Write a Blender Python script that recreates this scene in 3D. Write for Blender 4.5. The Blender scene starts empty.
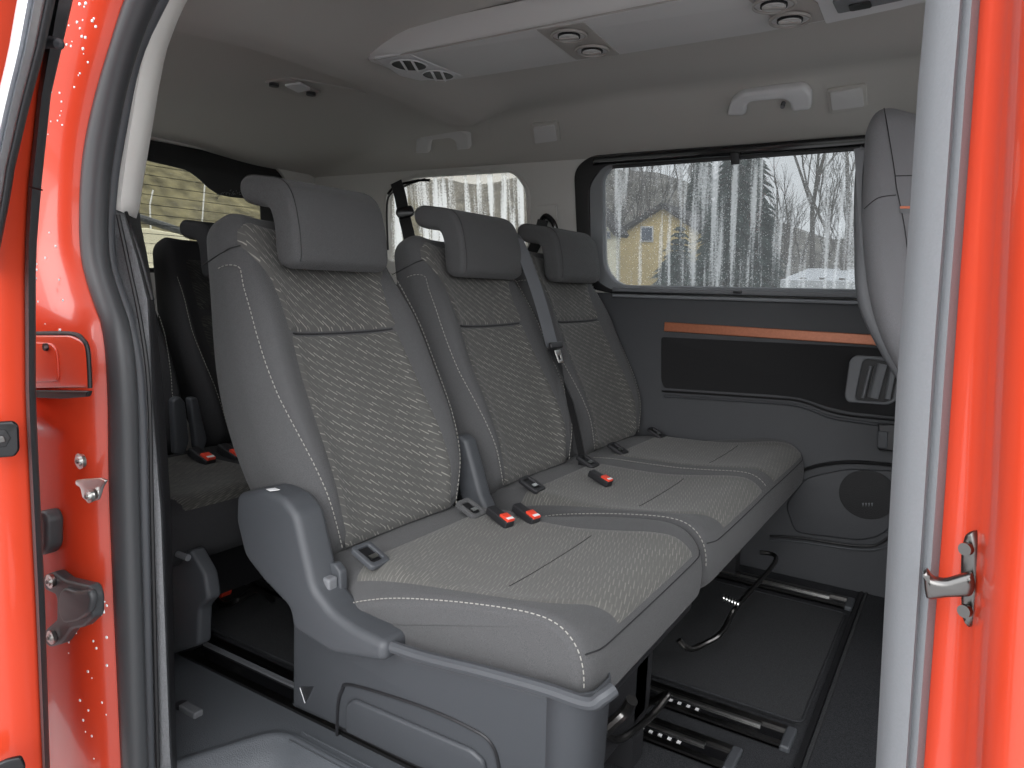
import bpy, bmesh, math, random
from mathutils import Vector, Matrix, noise
random.seed(7)
C = bpy.context.scene.collection
PI = math.pi
V = Vector
# ------------------------------------------------------------------ camera frame
F = 721.0
_nx = V((-1162, 141, -F)).normalized()
_dy = V((458, 81, -F)).normalized()
_X = -_nx
_Y = (_dy - _X * _dy.dot(_X)).normalized()
_Z = _X.cross(_Y)
CW = Matrix((_X, _Y, _Z))            # camera -> world
EYE = V((0, 0, 1.0))

def ray(px, py):
    return CW @ V((px - 512, -(py - 384), -F))

def at(px, py, **k):
    (a, v), = k.items()
    i = 'xyz'.index(a)
    r = ray(px, py)
    return EYE + r * ((v - EYE[i]) / r[i])

def hit(px, py, n, p0):
    r = ray(px, py)
    return EYE + r * ((p0 - EYE).dot(n) / r.dot(n))

# ------------------------------------------------------------------ materials
def mat(name, col, rough=0.6, metal=0.0, bump=0.0, scale=200.0, var=0.0, coat=0.0, spec=0.5, sheen=0.0, detail=3.0):
    m = bpy.data.materials.new(name); m.use_nodes = True
    nt = m.node_tree; b = nt.nodes['Principled BSDF']
    b.inputs['Base Color'].default_value = (*col, 1)
    b.inputs['Roughness'].default_value = rough
    b.inputs['Metallic'].default_value = metal
    b.inputs['Coat Weight'].default_value = coat
    b.inputs['Coat Roughness'].default_value = 0.06
    b.inputs['Specular IOR Level'].default_value = spec
    b.inputs['Sheen Weight'].default_value = sheen
    tc = nt.nodes.new('ShaderNodeTexCoord')
    nz = nt.nodes.new('ShaderNodeTexNoise'); nz.inputs['Scale'].default_value = scale; nz.inputs['Detail'].default_value = detail
    nt.links.new(tc.outputs['Object'], nz.inputs['Vector'])
    if var > 0:
        mr = nt.nodes.new('ShaderNodeMapRange')
        mr.inputs['From Min'].default_value = .3; mr.inputs['From Max'].default_value = .7
        mr.inputs['To Min'].default_value = 1 - var; mr.inputs['To Max'].default_value = 1 + var
        nt.links.new(nz.outputs['Fac'], mr.inputs['Value'])
        mx = nt.nodes.new('ShaderNodeVectorMath'); mx.operation = 'SCALE'
        mx.inputs[0].default_value = col
        nt.links.new(mr.outputs['Result'], mx.inputs['Scale'])
        nt.links.new(mx.outputs['Vector'], b.inputs['Base Color'])
    if bump > 0:
        bp = nt.nodes.new('ShaderNodeBump'); bp.inputs['Strength'].default_value = bump; bp.inputs['Distance'].default_value = 0.002
        nt.links.new(nz.outputs['Fac'], bp.inputs['Height'])
        nt.links.new(bp.outputs['Normal'], b.inputs['Normal'])
    return m

def math_node(nt, op, a, b=None, c=None):
    n = nt.nodes.new('ShaderNodeMath'); n.operation = op
    for i, v in enumerate((a, b, c)):
        if v is None: continue
        if isinstance(v, (int, float)): n.inputs[i].default_value = v
        else: nt.links.new(v, n.inputs[i])
    return n.outputs[0]

def fabric_pattern(name, dark, light, line, pitch, slope, step_len, step_h, thick):
    """woven cloth with rows of stepped diagonal lines"""
    m = bpy.data.materials.new(name); m.use_nodes = True
    nt = m.node_tree; b = nt.nodes['Principled BSDF']
    b.inputs['Roughness'].default_value = .85; b.inputs['Sheen Weight'].default_value = .15
    b.inputs['Specular IOR Level'].default_value = .25
    uv = nt.nodes.new('ShaderNodeUVMap'); sp = nt.nodes.new('ShaderNodeSeparateXYZ')
    nt.links.new(uv.outputs[0], sp.inputs[0])
    u, v = sp.outputs[0], sp.outputs[1]
    # row index drives a stagger of the steps
    base = math_node(nt, 'ADD', math_node(nt, 'DIVIDE', v, pitch), math_node(nt, 'MULTIPLY', u, slope / pitch))
    row = math_node(nt, 'FLOOR', base)
    ph = math_node(nt, 'MULTIPLY', math_node(nt, 'SINE', math_node(nt, 'MULTIPLY', row, 0.9)), .3)
    uu = math_node(nt, 'ADD', math_node(nt, 'DIVIDE', u, step_len), math_node(nt, 'ADD', ph, math_node(nt, 'MULTIPLY', row, .21)))
    fr = math_node(nt, 'FRACT', uu)
    t = math_node(nt, 'ADD', base, math_node(nt, 'MULTIPLY', fr, step_h))
    d = math_node(nt, 'ABSOLUTE', math_node(nt, 'SUBTRACT', math_node(nt, 'FRACT', t), .5))
    mr = nt.nodes.new('ShaderNodeMapRange'); mr.interpolation_type = 'SMOOTHSTEP'
    nt.links.new(d, mr.inputs['Value'])
    mr.inputs['From Min'].default_value = thick * .45; mr.inputs['From Max'].default_value = thick * 1.2
    mr.inputs['To Min'].default_value = 1; mr.inputs['To Max'].default_value = 0
    ln = mr.outputs['Result']
    # patches where lines are bolder
    nz = nt.nodes.new('ShaderNodeTexNoise'); nz.inputs['Scale'].default_value = 26; nz.inputs['Detail'].default_value = 1
    nt.links.new(uv.outputs[0], nz.inputs['Vector'])
    m2 = nt.nodes.new('ShaderNodeMapRange'); nt.links.new(nz.outputs['Fac'], m2.inputs['Value'])
    m2.inputs['From Min'].default_value = .38; m2.inputs['From Max'].default_value = .62
    m2.inputs['To Min'].default_value = .25; m2.inputs['To Max'].default_value = 1
    ln2 = math_node(nt, 'MULTIPLY', ln, m2.outputs['Result'])
    wv = nt.nodes.new('ShaderNodeTexNoise'); wv.inputs['Scale'].default_value = 900; wv.inputs['Detail'].default_value = 1
    nt.links.new(uv.outputs[0], wv.inputs['Vector'])
    c1 = nt.nodes.new('ShaderNodeMix'); c1.data_type = 'RGBA'
    c1.inputs[6].default_value = (*dark, 1); c1.inputs[7].default_value = (*light, 1)
    nt.links.new(math_node(nt, 'MULTIPLY', wv.outputs['Fac'], 1.0), c1.inputs[0])
    c2 = nt.nodes.new('ShaderNodeMix'); c2.data_type = 'RGBA'; c2.inputs[7].default_value = (*line, 1)
    nt.links.new(ln2, c2.inputs[0]); nt.links.new(c1.outputs[2], c2.inputs[6])
    nt.links.new(c2.outputs[2], b.inputs['Base Color'])
    bp = nt.nodes.new('ShaderNodeBump'); bp.inputs['Strength'].default_value = .35; bp.inputs['Distance'].default_value = .0015
    nt.links.new(math_node(nt, 'ADD', ln2, math_node(nt, 'MULTIPLY', wv.outputs['Fac'], .5)), bp.inputs['Height'])
    nt.links.new(bp.outputs['Normal'], b.inputs['Normal'])
    return m

def glass(name, tint, streak=0.0, drops=0.0, streak_scale=30.0, seed=0.0, thr=(.52, .62)):
    m = bpy.data.materials.new(name); m.use_nodes = True
    nt = m.node_tree; nt.nodes.clear()
    out = nt.nodes.new('ShaderNodeOutputMaterial')
    tr = nt.nodes.new('ShaderNodeBsdfTransparent'); tr.inputs[0].default_value = (*tint, 1)
    gl = nt.nodes.new('ShaderNodeBsdfGlossy'); gl.inputs['Roughness'].default_value = .02
    mx = nt.nodes.new('ShaderNodeMixShader'); mx.inputs[0].default_value = .02
    nt.links.new(tr.outputs[0], mx.inputs[1]); nt.links.new(gl.outputs[0], mx.inputs[2])
    last = mx.outputs[0]
    tc = nt.nodes.new('ShaderNodeTexCoord')
    if streak > 0:
        mp = nt.nodes.new('ShaderNodeMapping'); mp.inputs['Scale'].default_value = (streak_scale, 1.6, 1); mp.inputs['Location'].default_value = (seed, seed * .3, 0)
        nt.links.new(tc.outputs['Object'], mp.inputs['Vector'])
        nz = nt.nodes.new('ShaderNodeTexNoise'); nz.inputs['Scale'].default_value = 1; nz.inputs['Detail'].default_value = 2.5
        nt.links.new(mp.outputs[0], nz.inputs['Vector'])
        n2 = nt.nodes.new('ShaderNodeTexNoise'); n2.inputs['Scale'].default_value = 160; n2.inputs['Detail'].default_value = 1
        nt.links.new(tc.outputs['Object'], n2.inputs['Vector'])
        s = math_node(nt, 'ADD', nz.outputs['Fac'], math_node(nt, 'MULTIPLY', math_node(nt, 'SUBTRACT', n2.outputs['Fac'], .5), .25))
        mr = nt.nodes.new('ShaderNodeMapRange'); mr.interpolation_type = 'SMOOTHSTEP'
        nt.links.new(s, mr.inputs['Value'])
        mr.inputs['From Min'].default_value = thr[0]; mr.inputs['From Max'].default_value = thr[1]
        mr.inputs['To Min'].default_value = .06; mr.inputs['To Max'].default_value = streak
        df = nt.nodes.new('ShaderNodeBsdfTranslucent'); df.inputs[0].default_value = (.85, .87, .88, 1)
        m2 = nt.nodes.new('ShaderNodeMixShader')
        nt.links.new(mr.outputs['Result'], m2.inputs[0]); nt.links.new(last, m2.inputs[1]); nt.links.new(df.outputs[0], m2.inputs[2])
        last = m2.outputs[0]
    if drops > 0:
        vo = nt.nodes.new('ShaderNodeTexVoronoi'); vo.inputs['Scale'].default_value = 130
        nt.links.new(tc.outputs['Object'], vo.inputs['Vector'])
        mr = nt.nodes.new('ShaderNodeMapRange'); nt.links.new(vo.outputs['Distance'], mr.inputs['Value'])
        mr.inputs['From Min'].default_value = .16; mr.inputs['From Max'].default_value = .26
        mr.inputs['To Min'].default_value = drops; mr.inputs['To Max'].default_value = 0
        sc = nt.nodes.new('ShaderNodeSeparateColor'); nt.links.new(vo.outputs['Color'], sc.inputs[0])
        gate = math_node(nt, 'GREATER_THAN', sc.outputs[0], .45)
        df = nt.nodes.new('ShaderNodeBsdfTranslucent'); df.inputs[0].default_value = (.95, .96, .97, 1)
        m2 = nt.nodes.new('ShaderNodeMixShader')
        nt.links.new(math_node(nt, 'MULTIPLY', mr.outputs['Result'], gate), m2.inputs[0]); nt.links.new(last, m2.inputs[1]); nt.links.new(df.outputs[0], m2.inputs[2])
        last = m2.outputs[0]
    nt.links.new(last, out.inputs[0])
    return m

def paint(name, col):
    m = mat(name, col, rough=.32, coat=.6, spec=.5)
    return m

M = dict(
    red=paint('red_paint', (.58, .050, .018)),
    seatg=mat('grey_cloth', (.080, .080, .082), .92, bump=.35, scale=1300, var=.35, sheen=.1, spec=.2, detail=1),
    seats=mat('grey_cloth_side', (.062, .063, .067), .9, bump=.25, scale=1300, var=.25, sheen=.1, spec=.2, detail=1),
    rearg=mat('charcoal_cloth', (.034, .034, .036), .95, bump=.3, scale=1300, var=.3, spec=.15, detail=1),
    patt=fabric_pattern('patterned_cloth', (.066, .065, .062), (.105, .103, .098), (.27, .26, .235), .0205, .38, .025, .42, .085),
    pattu=fabric_pattern('patterned_cloth_upper', (.066, .065, .062), (.105, .103, .098), (.29, .275, .25), .0225, .62, .024, .42, .085),
    pattc=fabric_pattern('patterned_cloth_cushion', (.078, .077, .072), (.118, .115, .107), (.185, .178, .162), .0110, .16, .030, .5, .12),
    plas=mat('grey_plastic', (.056, .060, .067), .5, bump=.25, scale=900, var=.06, detail=1),
    plasl=mat('light_grey_plastic', (.15, .155, .165), .5, bump=.2, scale=900, var=.04, detail=1),
    plasd=mat('dark_plastic', (.018, .018, .020), .45, bump=.2, scale=900, detail=1),
    door=mat('door_plastic', (.046, .048, .053), .55, bump=.3, scale=700, var=.1, detail=1),
    ins=mat('door_cloth_insert', (.012, .012, .013), .9, bump=.3, scale=1500, var=.4, detail=1),
    head=mat('headliner_cloth', (.46, .445, .42), .95, bump=.15, scale=1500, var=.04, spec=.1, detail=1),
    pill=mat('light_pillar_plastic', (.88, .86, .82), .6, bump=.1, scale=900),
    upper=mat('upper_wall_plastic', (.52, .51, .49), .6, bump=.1, scale=900),
    cons=mat('console_plastic', (.55, .545, .54), .55, bump=.1, scale=900),
    consv=mat('console_vent_plastic', (.34, .32, .30), .5),
    handle=mat('handle_plastic', (.62, .62, .63), .5),
    rub=mat('black_rubber', (.045, .047, .050), .42, bump=.05, scale=300),
    rubs=mat('seal_rubber', (.075, .080, .088), .42, bump=.06, scale=500),
    blk=mat('black', (.006, .006, .007), .5),
    gloss=mat('gloss_black', (.008, .008, .009), .15),
    cop=mat('copper_strip', (.42, .15, .08), .42, metal=.35, bump=.06, scale=120, var=.08),
    steel=mat('steel', (.62, .62, .60), .28, metal=1, bump=.1, scale=60),
    dsteel=mat('dark_steel', (.16, .155, .15), .28, metal=1),
    alu=mat('brushed_frame', (.72, .74, .77), .3, metal=.6),
    carp=mat('carpet', (.036, .037, .040), 1, bump=.9, scale=650, var=.55, spec=.05, detail=4),
    carpl=mat('light_carpet', (.045, .046, .048), 1, bump=.9, scale=650, var=.5, spec=.05, detail=4),
    sill=mat('sill_plastic', (.085, .092, .102), .42, bump=.5, scale=420, var=.06),
    stitch=mat('stitch_thread', (.31, .30, .275), .8),
    white=mat('white_mark', (.8, .8, .8), .5),
    redp=mat('buckle_red', (.75, .06, .03), .4),
    orange=mat('orange_tag', (.70, .22, .12), .7),
    belt=mat('belt_webbing', (.11, .115, .125), .7, bump=.4, scale=1200, detail=1),
    beltd=mat('dark_belt_webbing', (.012, .012, .013), .7, bump=.3, scale=1200, detail=1),
    greyp=mat('pillar_trim_grey', (.185, .195, .207), .55, bump=.12, scale=500, var=.03),
)

# ------------------------------------------------------------------ object helpers
def tag(o, label=None, cat=None, group=None, kind=None):
    if label: o['label'] = label
    if cat: o['category'] = cat
    if group: o['group'] = group
    if kind: o['kind'] = kind
    return o

def link(name, me, m, parent=None, smooth=35):
    o = bpy.data.objects.new(name, me); C.objects.link(o)
    for x in (m if isinstance(m, (list, tuple)) else [m]): me.materials.append(M[x] if isinstance(x, str) else x)
    if smooth:
        me.polygons.foreach_set('use_smooth', [True] * len(me.polygons))
        me.set_sharp_from_angle(angle=math.radians(smooth))
    if parent is not None:
        o.parent = parent
        o.matrix_parent_inverse = Matrix.Identity(4)
        o.matrix_basis = parent_world(parent).inverted()
    return o

def parent_world(p):
    w = p.matrix_basis.copy(); q = p.parent
    while q is not None:
        w = q.matrix_basis @ w; q = q.parent
    return w

def empty(name, loc, label=None, cat=None, group=None, kind=None):
    o = bpy.data.objects.new(name, None); C.objects.link(o); o.location = loc
    o.matrix_basis = Matrix.Translation(V(loc)); o.empty_display_size = .05
    return tag(o, label, cat, group, kind)

def build(name, verts, faces, m, parent=None, smooth=35, weld=0):
    me = bpy.data.meshes.new(name)
    me.from_pydata([tuple(v) for v in verts], [], faces)
    bm = bmesh.new(); bm.from_mesh(me)
    if weld: bmesh.ops.remove_doubles(bm, verts=bm.verts, dist=weld)
    bmesh.ops.recalc_face_normals(bm, faces=bm.faces)
    bm.to_mesh(me); bm.free()
    return link(name, me, m, parent, smooth)

class MB:
    def __init__(s): s.v = []; s.f = []
    def add(s, vs, fs):
        n = len(s.v); s.v += [V(v) for v in vs]; s.f += [tuple(i + n for i in f) for f in fs]
    def box(s, c, h, rot=None):
        c = V(c); vs = []
        for x in (-1, 1):
            for y in (-1, 1):
                for z in (-1, 1):
                    p = V((x * h[0], y * h[1], z * h[2]))
                    if rot is not None: p = rot @ p
                    vs.append(c + p)
        s.add(vs, [(0, 1, 3, 2), (4, 6, 7, 5), (0, 4, 5, 1), (2, 3, 7, 6), (0, 2, 6, 4), (1, 5, 7, 3)])
    def tube(s, pts, r, n=8, cap=True, squash=None):
        pts = [V(p) for p in pts]; k = len(pts); rs = r if isinstance(r, (list, tuple)) else [r] * k
        up = V((0, 0, 1)); rings = []
        d0 = (pts[1] - pts[0]).normalized()
        if abs(d0.dot(up)) > .9: up = V((0, 1, 0))
        a = d0.cross(up).normalized(); 
        for i, p in enumerate(pts):
            d = (pts[min(i + 1, k - 1)] - pts[max(i - 1, 0)]).normalized()
            a = (a - d * a.dot(d)).normalized(); b = d.cross(a)
            q = squash or 1.0
            rings.append([p + (a * math.cos(2 * PI * j / n) + b * math.sin(2 * PI * j / n) * q) * rs[i] for j in range(n)])
        vs = [v for rg in rings for v in rg]; fs = []
        for i in range(k - 1):
            for j in range(n):
                fs.append((i * n + j, i * n + (j + 1) % n, (i + 1) * n + (j + 1) % n, (i + 1) * n + j))
        if cap: fs += [tuple(range(n))[::-1], tuple(range((k - 1) * n, k * n))]
        s.add(vs, fs)
    def cyl(s, c, axis, r, h, n=20, r2=None):
        c = V(c); axis = V(axis).normalized()
        s.tube([c - axis * h / 2, c + axis * h / 2], [r, r if r2 is None else r2], n)
    def build(s, name, m, parent=None, smooth=35): return build(name, s.v, s.f, m, parent, smooth)

def catmull(pts, n=6, closed=False):
    pts = [V(p) for p in pts]; k = len(pts); out = []
    rng = range(k if closed else k - 1)
    for i in rng:
        if closed: p0, p1, p2, p3 = pts[i - 1], pts[i], pts[(i + 1) % k], pts[(i + 2) % k]
        else: p0, p1, p2, p3 = pts[max(i - 1, 0)], pts[i], pts[i + 1], pts[min(i + 2, k - 1)]
        for j in range(n):
            t = j / n
            out.append(.5 * ((2 * p1) + (p2 - p0) * t + (2 * p0 - 5 * p1 + 4 * p2 - p3) * t * t + (3 * p1 - p0 - 3 * p2 + p3) * t ** 3))
    if not closed: out.append(pts[-1].copy())
    return out

def round_corners(pts, r, n=5):
    """2-D polygon with every corner rounded by radius r"""
    pts = [V((p[0], p[1])) for p in pts]; k = len(pts); out = []
    rr = r if isinstance(r, (list, tuple)) else [r] * k
    for i in range(k):
        p, a, b = pts[i], pts[i - 1], pts[(i + 1) % k]
        da, db = (a - p), (b - p)
        q = min(rr[i], da.length * .48, db.length * .48)
        if q <= 1e-6: out.append(p); continue
        s, e = p + da.normalized() * q, p + db.normalized() * q
        for j in range(n + 1):
            t = j / n
            out.append(s * (1 - t) ** 2 + p * 2 * t * (1 - t) + e * t * t)
    return out

def plate(name, outlines, frame, depth, bevel, m, parent=None, bevres=3, smooth=35, center=False):
    """flat shape with real thickness: outlines in the frame's plane (holes allowed), depth along -normal"""
    cu = bpy.data.curves.new('t', 'CURVE'); cu.dimensions = '2D'; cu.fill_mode = 'BOTH'
    bevel = min(bevel, depth * .49)
    cu.extrude = max(depth / 2 - bevel, 0); cu.bevel_depth = bevel; cu.bevel_resolution = bevres; cu.offset = -bevel
    for ol in outlines:
        sp = cu.splines.new('POLY'); sp.points.add(len(ol) - 1); sp.use_cyclic_u = True
        for p, q in zip(sp.points, ol): p.co = (q[0], q[1], 0, 1)
    ob = bpy.data.objects.new('t', cu); C.objects.link(ob)
    bpy.context.view_layer.update()
    me = bpy.data.meshes.new_from_object(ob)
    bpy.data.objects.remove(ob); bpy.data.curves.remove(cu)
    me.materials.clear()
    o3, ex, ey, ez = frame
    mw = Matrix((ex, ey, ez)).transposed().to_4x4()
    mw.translation = V(o3) - (V((0, 0, 0)) if center else V(ez) * depth / 2)
    bm = bmesh.new(); bm.from_mesh(me); bmesh.ops.remove_doubles(bm, verts=bm.verts, dist=1e-5)
    bmesh.ops.recalc_face_normals(bm, faces=bm.faces); bm.to_mesh(me); bm.free()
    me.name = name
    o = link(name, me, m, None, smooth)
    if parent is not None:
        o.parent = parent; o.matrix_basis = parent_world(parent).inverted() @ mw
    else: o.matrix_basis = mw
    return o

def wall_frame(n, p0):
    """frame whose normal n faces the viewer; ey close to world up"""
    ez = V(n).normalized(); up = V((0, 0, 1))
    if abs(ez.dot(up)) > .95: up = V((0, 1, 0))
    ex = up.cross(ez).normalized(); ey = ez.cross(ex)
    return (V(p0), ex, ey, ez)

def px2d(pts, fr):
    o, ex, ey, ez = fr
    out = []
    for p in pts:
        w = hit(p[0], p[1], ez, o) - o
        out.append(V((w.dot(ex), w.dot(ey))))
    return out

def pplate(name, px, fr, depth, bevel, m, parent=None, r=0.0, smooth_ol=False, lift=0.0, **k):
    """plate standing in the plane fr whose outline passes through these sight lines"""
    o, ex, ey, ez = fr
    fr = (o + ez * lift, ex, ey, ez)
    ol = px2d(px, fr)
    if smooth_ol: ol = [V((p.x, p.y)) for p in catmull([V((q.x, q.y, 0)) for q in ol], 6, True)]
    elif r: ol = round_corners(ol, r)
    return plate(name, [ol], fr, depth, bevel, m, parent, **k)

def rbox(a, b, c, r, na=8, nb=8, nc=4, k=4):
    """rounded box as verts, faces; half sizes a, b, c"""
    def lst(h, n):
        e = [h - r + r * math.tan(PI / 4 * j / k) for j in range(k + 1)]
        mid = [-(h - r) + 2 * (h - r) * j / n for j in range(1, n)]
        return [-x for x in reversed(e)] + mid + e
    A, B, D = lst(a, na), lst(b, nb), lst(c, nc)
    vs, fs, key = [], [], {}
    def vert(q):
        inn = V((max(-(a - r), min(a - r, q[0])), max(-(b - r), min(b - r, q[1])), max(-(c - r), min(c - r, q[2]))))
        d = V(q) - inn
        p = inn + d.normalized() * r if d.length > 1e-9 else V(q)
        kk = (round(p.x, 5), round(p.y, 5), round(p.z, 5))
        if kk not in key: key[kk] = len(vs); vs.append(p)
        return key[kk]
    def face(U, W, fn):
        for i in range(len(U) - 1):
            for j in range(len(W) - 1):
                q = [vert(fn(U[i], W[j])), vert(fn(U[i + 1], W[j])), vert(fn(U[i + 1], W[j + 1])), vert(fn(U[i], W[j + 1]))]
                q2 = []
                for x in q:
                    if x not in q2: q2.append(x)
                if len(q2) > 2: fs.append(tuple(q2))
    for s in (-1, 1):
        face(A, B, lambda x, y: (x, y, s * c)); face(A, D, lambda x, z: (x, s * b, z)); face(B, D, lambda y, z: (s * a, y, z))
    return vs, fs

def rbox_obj(name, center, half, r, m, parent=None, fn=None, rot=None, **k):
    vs, fs = rbox(*half, r, **k)
    if fn: vs = [fn(v) for v in vs]
    if rot is not None: vs = [rot @ v for v in vs]
    return build(name, [v + V(center) for v in vs], fs, m, parent)

def sstep(a, b, x):
    t = max(0, min(1, (x - a) / (b - a))); return t * t * (3 - 2 * t)

def interp(tab, x):
    if x <= tab[0][0]: return tab[0][1]
    for (x0, y0), (x1, y1) in zip(tab, tab[1:]):
        if x <= x1: return y0 + (y1 - y0) * (x - x0) / (x1 - x0)
    return tab[-1][1]

def grid(name, rows, m, parent=None, smooth=40, thick=0.0, n=None):
    """sheet through rows of points; thick > 0 gives it a body"""
    R, K = len(rows), len(rows[0])
    vs = [V(p) for r in rows for p in r]
    fs = [(i * K + j, i * K + j + 1, (i + 1) * K + j + 1, (i + 1) * K + j) for i in range(R - 1) for j in range(K - 1)]
    o = build(name, vs, fs, m, parent, smooth)
    if thick:
        md = o.modifiers.new('s', 'SOLIDIFY'); md.thickness = abs(thick); md.offset = -1 if thick > 0 else 1
    return o

# ================================================================== SEATS
REC = math.radians(22.5)
def seat_frames(yc, x0, z0, rec=REC):
    up = V((-math.sin(rec), 0, math.cos(rec))); fw = V((math.cos(rec), 0, math.sin(rec)))
    o = V((x0, yc, z0))
    return o, up, fw

WPROF = [(0, .80), (.06, .90), (.14, .95), (.25, 1.0), (.42, 1.0), (.52, .955), (.62, .90), (.72, .86), (.80, .80)]
H0, A0, T0 = .785, .285, .065

def back_point(yc, x0, z0, t, s, d, side_bulge=1.0):
    """t lateral -A0..A0, s 0..H0 along the back, d -T0..T0 through the thickness"""
    w = interp(WPROF, s)
    w = sum(interp(WPROF, s + e) for e in (-.06, -.03, 0, .03, .06)) / 5
    tt = t * w
    k = abs(t) / A0
    f = d
    if True:
        g = (d + T0) / (2 * T0)
        bol = .036 * math.exp(-((k - .80) / .17) ** 2) * (sstep(-.05, .15, s) * (1 - .55 * sstep(.50, .70, s)))
        lum = .018 * math.exp(-((s - .20) / .16) ** 2) - .020 * sstep(.45, .75, s)
        f += g * (bol + lum - .010 * max(0, 1 - (k / .6) ** 2))
        # the back gets thicker around the middle and thin at the shoulder
        f -= (1 - g) * (.035 * math.exp(-((s - .33) / .25) ** 2) - .01 * sstep(.5, .8, s) * 2)
        # rounded flanks
        f += 0
    o, up, fw = seat_frames(yc, x0, z0)
    return o + V((0, tt, 0)) + up * s + fw * (f - T0)

def surf_patch(name, fn, us, lo, hi, m, parent, nu=28, nv=28, puff=.007, sink=.004, uvs=1.0, uoff=0.0):
    """raised cloth panel lying on surface fn(t, s); lo/hi(s) bound it"""
    rows, uv = [], []
    s0, s1 = us
    def nrm(t, s):
        e = .002
        a = fn(t + e, s) - fn(t - e, s); b = fn(t, s + e) - fn(t, s - e)
        n_ = a.cross(b).normalized()
        return n_ * (-1 if n_.x + n_.z < 0 else 1)
    for i in range(nv + 1):
        s = s0 + (s1 - s0) * (i / nv); row = []
        a, b = lo(s), hi(s)
        for j in range(nu + 1):
            q = j / nu; t = a + (b - a) * q
            e = min(q, 1 - q) * (b - a); e2 = min(i, nv - i) / nv * abs(s1 - s0)
            h = -sink + (puff + sink) * sstep(0, .014, min(e, e2 * uvs)) 
            row.append(fn(t, s) + nrm(t, s) * h); uv.append((t + uoff, s * uvs))
        rows.append(row)
    K = nu + 1
    vs = [p for r in rows for p in r]
    fs = [(i * K + j, i * K + j + 1, (i + 1) * K + j + 1, (i + 1) * K + j) for i in range(nv) for j in range(nu)]
    mid = fs[len(fs) // 2]; fn_ = (vs[mid[1]] - vs[mid[0]]).cross(vs[mid[2]] - vs[mid[0]])
    if fn_.x + fn_.z < 0: fs = [f[::-1] for f in fs]
    me = bpy.data.meshes.new(name); me.from_pydata([tuple(v) for v in vs], [], fs)
    ul = me.uv_layers.new(name='UVMap')
    for lp in me.loops: ul.data[lp.index].uv = uv[lp.vertex_index]
    return link(name, me, m, parent, 60)

def stitches(name, pts, parent, r=.0011, dash=.0065, gap=.0045, m='stitch'):
    mb = MB(); pts = [V(p) for p in pts]
    # resample
    L = 0; segs = []
    for a, b in zip(pts, pts[1:]):
        d = (b - a).length; segs.append((L, a, b, d)); L += d
    def pos(x):
        for (l, a, b, d) in segs:
            if x <= l + d: return a.lerp(b, max(0, (x - l) / max(d, 1e-6)))
        return pts[-1]
    x = 0
    while x + dash < L:
        mb.tube([pos(x), pos(x + dash)], r, 5); x += dash + gap
    return mb.build(name, m, parent)

def seamline(name, pts, parent, r=.0013, m='blk'):
    mb = MB(); mb.tube(pts, r, 6); return mb.build(name, m, parent)

def make_backrest(yc, x0, z0, parent, seed=0, cloth='seatg', pat=('patt', 'pattu'), stitchm='stitch', detail=True):
    vs, fs = rbox(A0, H0 / 2, T0, .05, na=26, nb=30, nc=4, k=5)
    P = [back_point(yc, x0, z0, v.x, v.y + H0 / 2, v.z) for v in vs]
    b = build('backrest', P, fs, cloth, parent, 60)
    fn = lambda t, s: back_point(yc, x0, z0, t, s, T0 if s < H0 - .05 else T0 - (s - (H0 - .05)) ** 2 / .1)
    seam = .49
    wl = lambda s: interp([(0, .205), (.1, .20), (.3, .18), (.5, .168)], s) / .95
    wu = lambda s: interp([(.49, .168), (.56, .170), (.62, .182), (.67, .222), (.70, .240), (.735, .236), (.77, .20)], s) / .92
    surf_patch('center_panel', fn, (.015, seam), lambda s: -wl(s), wl, pat[0], b, 34, 34, uoff=seed)
    surf_patch('upper_panel', fn, (seam + .002, .755), lambda s: -wu(s), wu, pat[1], b, 34, 24, uoff=seed)
    seamline('seam', [fn(-.166 + .332 * i / 30, seam + .001) + V((.0015, 0, 0)) for i in range(31)], b, .0022, 'rearg')
    if detail:
        pr = []
        for sd in (-1, 1):
            ps = [fn(sd * interp([(.02, .232), (.1, .236), (.2, .245), (.35, .262), (.50, .272), (.60, .274), (.64, .270)], s), s) + V((.0012, sd * .0008, .0005)) for s in [.02 + .62 * i / 60 for i in range(61)]]
            # curl over the flank at the top
            for q_ in range(1, 9):
                ps.append(back_point(yc, x0, z0, sd * (.270 + .015 * sstep(0, 8, q_)) , .64 + .022 * math.sin(PI / 2 * q_ / 8), T0 * (1 - .85 * (q_ / 8) ** 2)) + V((.001, sd * .0015, 0)))
            pr += [ps]
        mb = MB()
        for ps in pr:
            o = stitches('stitching', ps, b, m=stitchm)
        for sd in (-1, 1):
            seamline('seam', [back_point(yc, x0, z0, sd * (A0 + .0008), .69, T0 * q) for q in (-.8, -.3, .2)] + [back_point(yc, x0, z0, sd * A0 * .97, .693, T0 * .85 ), back_point(yc, x0, z0, sd * A0 * .90, .695, T0 * 1.0 + .0005)], b)
    return b

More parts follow.
